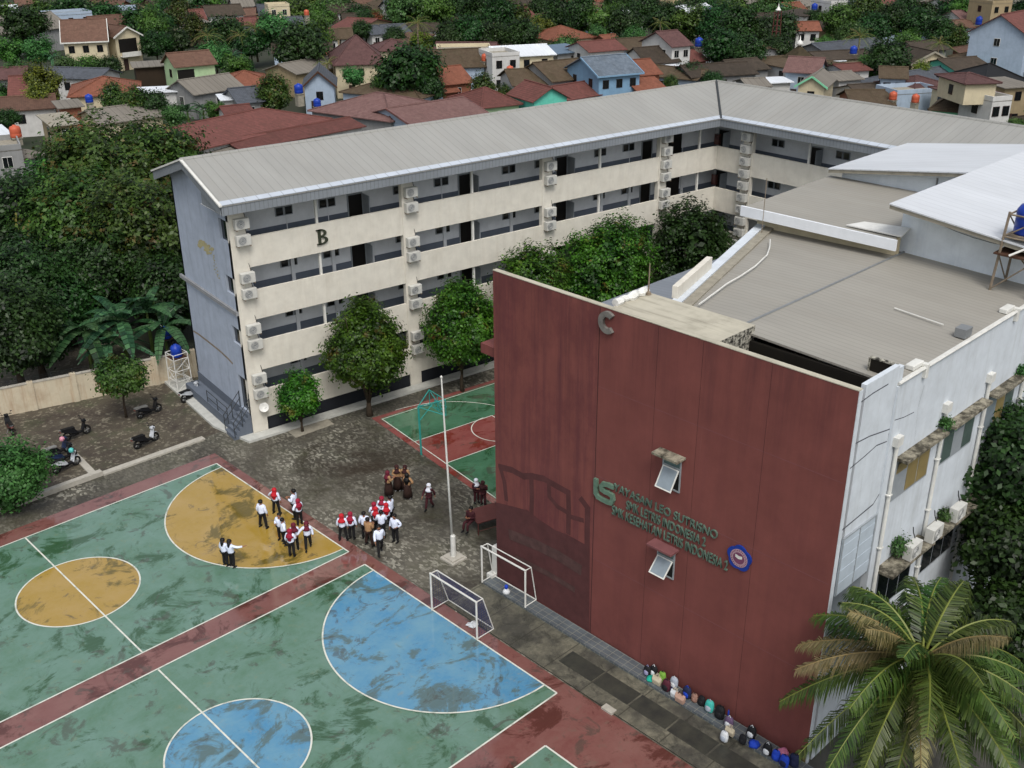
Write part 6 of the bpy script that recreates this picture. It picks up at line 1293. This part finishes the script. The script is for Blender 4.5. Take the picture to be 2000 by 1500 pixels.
HS('distant red roof at the top left of the pair house',(1500,6),(1540,4),4.0,4.2,18,'gable','w_white','t_red',2)
HS('distant blue-grey roof right of the white two-storey house',(1660,22),(1700,20),4.0,4.2,18,'gable','w_blue','t_slate',2)
HS('distant mauve roof beside the blue tank',(1880,40),(1925,38),4.0,4.2,18,'gable','w_white','t_mauve',2)
HS('distant brown roof at the upper left corner',(30,12),(75,10),4.0,4.2,18,'gable','w_cream','t_brown',2)
HS('distant pale roof at the upper left edge',(0,30),(40,28),4.0,4.2,18,'gable','w_white','bright_roof',2)
HS('distant orange roof at the upper right edge',(1980,50),(2030,46),4.0,4.2,18,'gable','w_cream','t_orange',2)
HS('half hidden brown roof at the foot of the dark stand',(1400,60),(1440,58),4.0,4.2,18,'gable','w_grey','t_brown',2)
HS('slate roof between the broad crown and the terrace',(560,52),(600,50),4.0,4.2,18,'gable','w_white','t_slate',2)
HS('tan concrete block at the top right corner',(1938,8),(1984,6),8,4,10,'flat','w_tan','concrete',2)
HS('white two-storey house at the top edge above the mosque',(1622,8),(1662,6),7.5,4,12,'flat','w_white','concrete',2)
HS('white awning roof below the dark roofs, centre right',(1310, 130),(1342, 127),3.6,2.0,9,'shed','w_white','bright_roof',0,'awning','awning')
HS('white awning roof at the left of the cream gabled house',(1505, 162),(1552, 160),3.6,2.0,9,'shed','w_white','bright_roof',0,'awning','awning')
HS('tiny white canopy above the grey-blue gable below the mosque',(1630, 120),(1654, 118),3.6,2.0,9,'shed','w_white','bright_roof',0,'awning','awning')
HS('white awning strip left of the tiered maroon roof',(1832, 150),(1866, 147),3.6,2.0,9,'shed','w_white','bright_roof',0,'awning','awning')
HS('small white awning under the big blue-grey building',(1924, 124),(1950, 122),3.6,2.0,9,'shed','w_white','bright_roof',0,'awning','awning')
HS('pale turquoise sheets in front of the brown shelter',(262, 182),(356, 178),3.6,2.0,9,'shed','w_white','bright_roof',0,'awning','awning')
HS('tiny mint green roof on the dark terrace',(645, 38),(662, 36),3.6,2.0,9,'shed','w_white','bright_roof',0,'awning','awning')
HS('small white sheet roof below the ribbed grey roof',(430, 196),(470, 193),3.6,2.0,9,'shed','w_white','bright_roof',0,'awning','awning')
HS('white flat roof strip just behind the cream villa',(150, 60),(212, 56),3.6,2.0,9,'shed','w_white','bright_roof',0,'awning','awning')
HPOS = [(o.location.x, o.location.y) for o in bpy.data.objects if o.parent is None and o.get('category') == 'house']
rh = random.Random(21); made = 0
RN = {'t_dark': 'charcoal tiled', 't_mossy': 'mossy brown', 't_brown': 'faded brown', 't_maroon': 'dull maroon', 't_orange': 'weathered orange', 'asbestos': 'grey sheet', 't_slate': 'slate grey', 't_red': 'brick red'}
for k in range(900):
    z_ = rh.choice(((380,900,14,62),(1500,2000,4,60),(1180,1560,96,168),(1600,1960,92,190),(0,380,8,40),(900,1320,4,40),(560,1000,100,190),(-20,340,150,240),(2030,2350,20,250)))
    u, v = rh.uniform(z_[0], z_[1]), rh.uniform(z_[2], z_[3]); p = at(u, v, 3.4)
    if min(math.hypot(p.x-a, p.y-b) for a, b in HPOS) < 9.5 or made > 84: continue
    HPOS.append((p.x, p.y)); made += 1; W_px = rh.uniform(8.5, 13)*F_PX/depth(p); rf = rh.choice(list(RN)); kd = rh.choice(('gable', 'gable', 'hip', 'perp', 'gable')); hd = rh.uniform(3.4, 4.6)
    tl = rh.uniform(-.22, .1); o_, _ = house('small %s roof squeezed between trees and larger houses beyond the school' % RN[rf], (u-W_px/2, v-W_px/2*tl), (u+W_px/2, v+W_px/2*tl), rh.uniform(3.0, 3.8), hd, hd*.45*F_PX/depth(p), kd, rh.choice(('w_white', 'w_grey', 'w_cream', 'w_blue', 'w_brick', 'w_tan')), rf, 1, left=0)
    o_['group'] = 'small roofs of the neighbourhood'
def bal(t, x0, x1, y, z0, z1, slab='white_paint'):
    b = MB(); b.box(x0, x1, y-.04, y-.01, z0, z1); b.build('balcony_shade_panel', 'door_and_shade_dark', t); b = MB(); b.box(x0-.1, x1+.1, y-1.0, y-.01, z0-.75, z0-.6); b.box(x0-.1, x1+.1, y-1.0, y-.9, z0-.6, z0+.1); b.build('balcony', slab, t)  # dark sheet on the front wall paints the shade inside the balcony
bal(v2, D2[4]+.6, D2[5]-.8, D2[6], 3.2, 5.6); bal(v3, D3[4]+.1, D3[4]+(D3[5]-D3[4])*.45, D3[6], 3.6, 5.5, 'w_green')
# mosque with a tiered roof, dome finial and minaret
m0, (W, D, ze, rise, *_x) = HS('mosque with a mossy tiered pyramid roof and a white finial',(1548,136),(1662,126),4.0,6,22,'hip','w_white','t_mossy',3,'mosque','mosque')
b = MB(); s = 2.3; zz = ze+rise-1.6; b.box(-s*.8,s*.8,D/2-s*.8,D/2+s*.8,zz-.6,zz+.9); b.build('drum', 'w_cream', m0)
b = MB(); b.slab([(-s,D/2-s,zz+.9),(s,D/2-s,zz+.9),(0,D/2,zz+3.4)], .1); b.slab([(s,D/2-s,zz+.9),(s,D/2+s,zz+.9),(0,D/2,zz+3.4)], .1); b.slab([(s,D/2+s,zz+.9),(-s,D/2+s,zz+.9),(0,D/2,zz+3.4)], .1); b.slab([(-s,D/2+s,zz+.9),(-s,D/2-s,zz+.9),(0,D/2,zz+3.4)], .1)
plain('moss_ochre', '3a3324', .9, .35, 2); b.build('upper_roof', 'moss_ochre', m0)
b = MB(); b.lathe([(.25,0),(.5,.15),(.6,.4),(.42,.7),(.12,.95),(.04,1.6),(.01,1.65)], c=(0,D/2,zz+3.2), n=14); b.build('finial_dome', 'white_metal', m0, smooth=True)
p = at(1511,118,2); mn = thing('minaret', 'slim rusty minaret tower topped with a white loudspeaker ring left of the mosque', 'minaret', (p.x,p.y,0)); b = MB()
for x, y in ((-.4,-.4),(.4,-.4),(.4,.4),(-.4,.4)): b.tube([(x*1.6,y*1.6,0),(x,y,10.5)], .07, 5)
for z in range(1, 11): b.tube([(-.4,-.4,z),(.4,-.4,z),(.4,.4,z),(-.4,.4,z),(-.4,-.4,z)], .04, 4)
b.build('frame', 'brown_metal', mn); b = MB(); b.lathe([(.35,0),(.5,.2),(.3,.45),(.12,.8),(.04,1.3)], c=(0,0,10.4), n=12); b.build('loudspeaker_ring', 'white_metal', mn)
# roof water tanks
TKM = MB(); TKM.lathe([(.5,0),(.55,.06),(.55,.35),(.53,.4),(.55,.45),(.55,.85),(.45,1.05),(.2,1.12),(.18,1.2),(.01,1.21)], n=14); TKB = TKM.mesh('tank', ['tank_blue'], True); TKO = MB(); TKO.v, TKO.f, TKO.mi = TKM.v, TKM.f, TKM.mi; TKO = TKO.mesh('tank', ['tank_orange'], True)
bpy.context.view_layer.update(); DG = bpy.context.evaluated_depsgraph_get()
def rooftank(u, v, z, me, label, sc=1.0, leg=1.4):
    best = None                       # the highest roof that the sight line just clears carries the tank
    for k in range(60):
        zz = 3.0+.18*k; p = at(u, v+6, zz); hit, loc, nrm, idx, ob, mt = SC.ray_cast(DG, p, Vector((0,0,-1)))
        if hit and loc.z > 2.5 and (best is None or p.z-loc.z < best[0]): best = (p.z-loc.z, p, loc.z)
        if best and best[0] < .35: break
    if best and best[0] < 2.5: dz, p, zb = best
    else: p = at(u, v+6, z); zb, dz = z-1.2, 1.2
    t = thing('water_tank', label, 'water tank', (p.x,p.y,zb), 0, 'roof water tanks'); t.scale = (sc,)*3; h = max(.25, dz/sc); obj('tank', me, t, (0,0,h))
    b = MB(); b.box(-.5,.5,-.5,.5,h-.1,h); b.box(-.42,.42,-.42,.42,-.5,h-.1); b.build('stand', 'concrete', t)
for a in ((584,176,4.6,TKB,'blue tank left of the pale blue gable',1.1),(620,202,4.6,TKB,'blue tank lying on the mauve-brown hip roof',.9,.6),(599,24,6,TKO,'orange tank beside the tall conical tree',1.0),(967,98,7,TKB,'sky blue tank on the white flat-fronted building',1.0),(947,115,6,TKO,'reddish tank beside the black weathered roof',1.0),(996,140,6,TKO,'red tank left of the mossy dark roofs',1.0),
          (1365,85,7,TKB,'blue tank on a white terrace next to the dark maroon roof',1.3),(1386,25,7,TKB,'small blue tank on the far white roof',1.3),(1743,192,5.4,TKO,'left orange tank behind the school ridge',.95),(1787,194,5.0,TKO,'right orange tank behind the school ridge',.9),(1912,44,11,TKB,'blue tank beside the big blue-grey building',1.5),(1666,102,5,TKB,'blue tank behind the cream parapet near the round tree',1.1),(32,262,5.2,TKO,'orange tank beside the bright white roof at the left',1.1),(175,194,5.2,TKB,'blue tank on the orange hip roof house',.9,.6),(1590,16,8,TKB,'blue tank on the distant white cement house',1.2)): rooftank(*a)
# background trees: a few crowns grown once, then copied with their trunks
PROTO = {}
def proto(kind):
    spec = {'dark': ('leaf_dark', 24, 300, 19, .44, 'round'), 'mid': ('leaf_mid', 24, 300, 19, .44, 'round'), 'olive': ('leaf_rain', 24, 300, 19, .42, 'round'), 'yellow': ('leaf_yellow', 22, 260, 19, .4, 'round'), 'cone': ('leaf_mid', 26, 320, 19, .4, 'cone'), 'orange': ('leaf_orange', 22, 260, 19, .4, 'round'), 'bright': ('leaf_bush', 22, 280, 19, .42, 'round'), 'dark2': ('leaf_dark', 30, 320, 19, .42, 'cone')}[kind]
    return crown_mesh(hash_(kind), 4, 4, 3.6, spec[0], spec[1], spec[2], spec[3], spec[4], spec[5]), trunk_mb(3.2, .22, 4, 3.6, 4.6, 7).mesh('trunk', ['bark'], True)
def hash_(s): return sum(ord(c)*(i+7) for i, c in enumerate(s))
NICE = {'dark': 'dark green tree', 'mid': 'mid-green tree', 'olive': 'olive-green tree', 'yellow': 'yellowish green tree', 'cone': 'tall conical green tree', 'orange': 'orange-leaved tree', 'bright': 'bright green tree', 'dark2': 'tall dark green tree'}
def btree(u, v, r, kind, where, zc=None):
    if kind not in PROTO: PROTO[kind] = proto(kind)
    z = zc if zc else 4.0; p = at(u, v, z); s = max(.35, r*depth(p)/F_PX/3.9)
    if z > 3.4*s+2.2: z = 3.4*s+2.2; p = at(u, v, z)
    hz = z/ (4.6*s); t = thing('background_tree', NICE[kind]+' '+where, 'tree', (p.x,p.y,0), (u*7+v*3) % 6.28, 'trees among the houses'); t.scale = (s, s, s)
    cr, tr_ = PROTO[kind]; obj('crown', cr, t, (0,0,z/s)); o = obj('trunk', tr_, t); o.scale = (1,1,z/s/4.6); return t
B_T = [
 (85,160,40,'yellow','standing tall left of the orange hip roof',5.5),(80,195,38,'yellow','below the tall yellowish one, left of the brick lean-to',4),(225,195,34,'olive','in front of the orange hip roof'),(265,205,36,'olive','between the orange hip roof and the light green house'),(300,205,30,'dark','below the brown shelter'),
 (50,55,44,'dark','left of the cream villa',6),(20,100,30,'mid','at the left edge below the pale long roof'),(75,100,32,'bright','at the left foot of the cream villa'),(130,130,26,'bright','in front of the cream villa, left'),(180,135,30,'mid','in front of the cream villa, right'),(215,135,26,'dark','below the villa balcony'),(30,140,24,'bright','at the left edge above the maroon roof'),
 (296,45,36,'cone','right of the cream villa',7),(305,90,30,'dark','right of the villa below the conical tree'),(345,85,30,'dark','behind the light green house'),(350,30,34,'olive','at the top left right of the conical tree'),(380,55,30,'olive','near the top left palms'),(440,70,40,'dark','behind the palms, upper left'),(420,110,34,'bright','right of the light green house'),(460,130,28,'mid','between the light green house and the olive bush'),(490,90,30,'dark','left of the broad green tree'),
 (535,185,40,'olive','forming a dense bush in front of the dark grey roof',4),(540,65,44,'bright','with a broad crown at the upper left centre',6),(585,100,54,'dark','with the widest crown left of the maroon hip roof',6),(610,70,40,'mid','above the widest dark crown',6),(628,30,34,'cone','at the top edge left of the centre',8),(690,150,24,'bright','in front of the maroon hip roof'),(712,42,22,'dark','left of the orange-leaved tree',5),(735,40,20,'orange','near the long terrace',5),(706,60,22,'dark','behind the maroon hip roof top',5),(770,72,22,'dark','in front of the blue-grey terrace',4),
 (800,145,62,'dark','with a large round crown in front of the maroon hip roof',6),(755,170,34,'mid','left of the large round dark crown',4),(835,175,34,'dark','right part below the large round crown',4),(945,175,32,'olive','left of the red roof with green eaves',4),(985,185,20,'olive','behind the mauve gable roof',3),
 (790,20,44,'bright','at the top edge above the long terrace',7),(845,25,42,'mid','at the top centre left of the dark grove',7),(880,75,36,'dark','behind the pale flat concrete building',6),(915,70,40,'dark','above the pale flat concrete building',6),(960,75,36,'dark','above the bright white roof, left',6),(825,85,28,'yellow','right of the dusty pink roof',4),(930,25,40,'dark2','in the dark grove at the top centre',8),(975,30,40,'dark2','in the dark grove near the brown-red roof',8),(900,20,36,'dark','at the top edge of the centre grove',8),
 (1020,70,36,'dark','above the bright white roof, right',6),(1060,60,30,'yellow','left of the brownish red hip roof',5),(1090,30,44,'dark2','in the forest behind the brownish red hip roof',9),(1135,35,46,'dark2','in the forest above the orange roof',9),(1180,40,40,'mid','in the forest behind the dusty pink roof',7),(1220,50,38,'dark','in the forest behind the mossy brown roof',7),(1260,30,44,'dark2','in the forest left of the far white shed',8),(1300,40,40,'dark','in the forest behind the dark maroon roof',7),(1060,15,34,'dark','at the top edge left of the forest',7),(1210,12,36,'dark','at the top edge of the forest',8),(1165,70,22,'bright','just behind the dusty pink roof',4),(1240,72,24,'bright','just behind the mossy brown roof',4),
 (1350,45,40,'mid','below the far white shed',7),(1400,50,50,'dark2','forming the tall dark stand, left',9),(1440,60,56,'dark2','forming the tall dark stand, middle',9),(1490,70,46,'dark2','forming the tall dark stand, right',9),(1410,95,40,'dark','at the foot of the tall dark stand, left',6),(1460,105,38,'dark','at the foot of the tall dark stand, right',6),(1430,20,36,'mid','behind the tall dark stand',8),(1350,150,30,'dark','just behind the school roof corner',3),(1390,160,22,'dark','just behind the school ridge',3),(1310,165,18,'olive','between the orange roof and the charcoal roof',3),(1530,60,40,'dark','left of the small white house',8),(1520,95,30,'dark','behind the minaret',6),
 (1640,40,40,'mid','right of the small white house',8),(1690,30,42,'olive','at the top right, left of the round dark one',8),(1660,75,32,'bright','right of the mosque roof',5),(1705,60,38,'dark','in the right grove above the round tree',7),(1740,45,42,'dark2','in the right grove, middle',8),(1790,50,40,'dark','in the right grove left of the blue building',8),(1835,65,40,'dark2','next to the big blue building',8),(1870,75,28,'olive','touching the big blue building',6),(1770,85,30,'mid','above the blue-grey hip roof',5),(1735,120,44,'dark','with a round crown right of the mosque',5),(1700,130,26,'mid','left of the round crown right of the mosque',4),(1800,140,24,'yellow','right of the grey-blue house',4),(1610,90,24,'mid','behind the mosque finial',5),(1690,190,14,'yellow','tiny, behind the school ridge',2.5),(1985,250,20,'mid','at the right edge behind the school roof',3),
 (1890,20,36,'mid','at the top right corner left of the tan block',8),(1770,15,34,'dark','at the top edge of the right grove',9),(1590,40,24,'dark','behind the small white house',7),
 (340,225,26,'bright','among banana leaves behind the red roof',3),(420,215,20,'mid','in front of the brownish grey ribbed roof',3),(15,235,24,'dark','at the left edge above the bright white roof',4)]
for a in B_T: btree(*a[:5], zc=a[5] if len(a) > 5 else None)
rg = random.Random(77)
for k in range(36):
    u, v = rg.uniform(2040, 2420), rg.uniform(0, 290); z = 3.4; btree(u, v, rg.uniform(2.2, 4.2)*F_PX/depth(at(u, v, z)), rg.choice(['dark', 'mid', 'olive', 'dark2']), 'squeezed between the house roofs beyond the school', z)
for k in range(120):
    u = rg.uniform(-60, 2060); v = rg.uniform(-28, 60) if k < 75 else rg.uniform(40, 150) if k < 100 else rg.uniform(150, 230)
    if v > 150 and not (u < 340): continue
    kd = rg.choice(['dark', 'mid', 'mid', 'olive', 'bright', 'dark2', 'dark']); z = 2.6; p = at(u, v, z)
    r = rg.uniform(1.7, 3.6) if k >= 75 else rg.uniform(3.2, 6.5); btree(u, v, r*F_PX/depth(p), kd, 'squeezed between the house roofs beyond the school', z)
# distant palms and bananas
pm0 = None
for (u, v, z, s, lab) in ((497,55,7,1.0,'palm with grey-green drooping fronds at the upper left'),(468,70,6,.9,'palm behind the upper left terrace'),(405,70,7,1.0,'palm above the light green house'),(640,125,5,.9,'yellowing palm left of the maroon hip roof'),(600,240,3.4,.6,'small bright palm behind the beige school roof'),(815,45,9,1.0,'palm rising from the top centre trees'),(1680,70,7,1.0,'blue-green palm right of the mosque'),(1835,85,6,.9,'pale palm left of the big blue building'),(1290,45,7,.8,'palm in the forest near the dark maroon roof')):
    p = at(u, v, z)
    if pm0 is None: pm0 = palm('coconut '+lab, (0,0,0), 6.0, 3.4, 16, 16, 90, group='distant palms'); o = pm0
    else: o = dup(pm0, (0,0,0), 0, 'coconut '+lab)
    o.location = (p.x, p.y, z-6.0*s if s < 1 else z-6.0); o.scale = (s,)*3; o.rotation_euler.z = u
bn0 = None
for (u, v, z, s, lab) in ((365,210,3,1.3,'behind the red roof hip end'),(150,98,4,1.3,'at the villa front left'),(182,92,4,1.3,'at the villa front right'),(100,108,3.5,1.3,'left of the villa foot'),(455,105,3.5,1.2,'right of the light green house'),(480,92,3.5,1.2,'among the upper left trees'),(345,68,4,1.2,'behind the villa gable'),(20,205,3,1.3,'at the left edge above the white roof'),(40,75,4,1.2,'left of the villa'),(838,80,3.5,1.2,'in front of the centre trees'),(15,150,3,1.3,'above the maroon roof at the left edge'),(1655,72,4,1.2,'right of the mosque finial'),(210,125,3,1.3,'below the villa balcony'),(395,205,2.6,1.2,'right of the red roof hip end')):
    p = at(u, v, z)
    if bn0 is None: bn0 = banana((0,0,0), 2.4, 11, 99, 'banana plant '+lab, 1.8); o = bn0
    else: o = dup(bn0, (0,0,0), 0, 'banana plant '+lab)
    o.location = (p.x, p.y, z-1.8*s-.6); o.scale = (s,)*3; o.rotation_euler.z = u
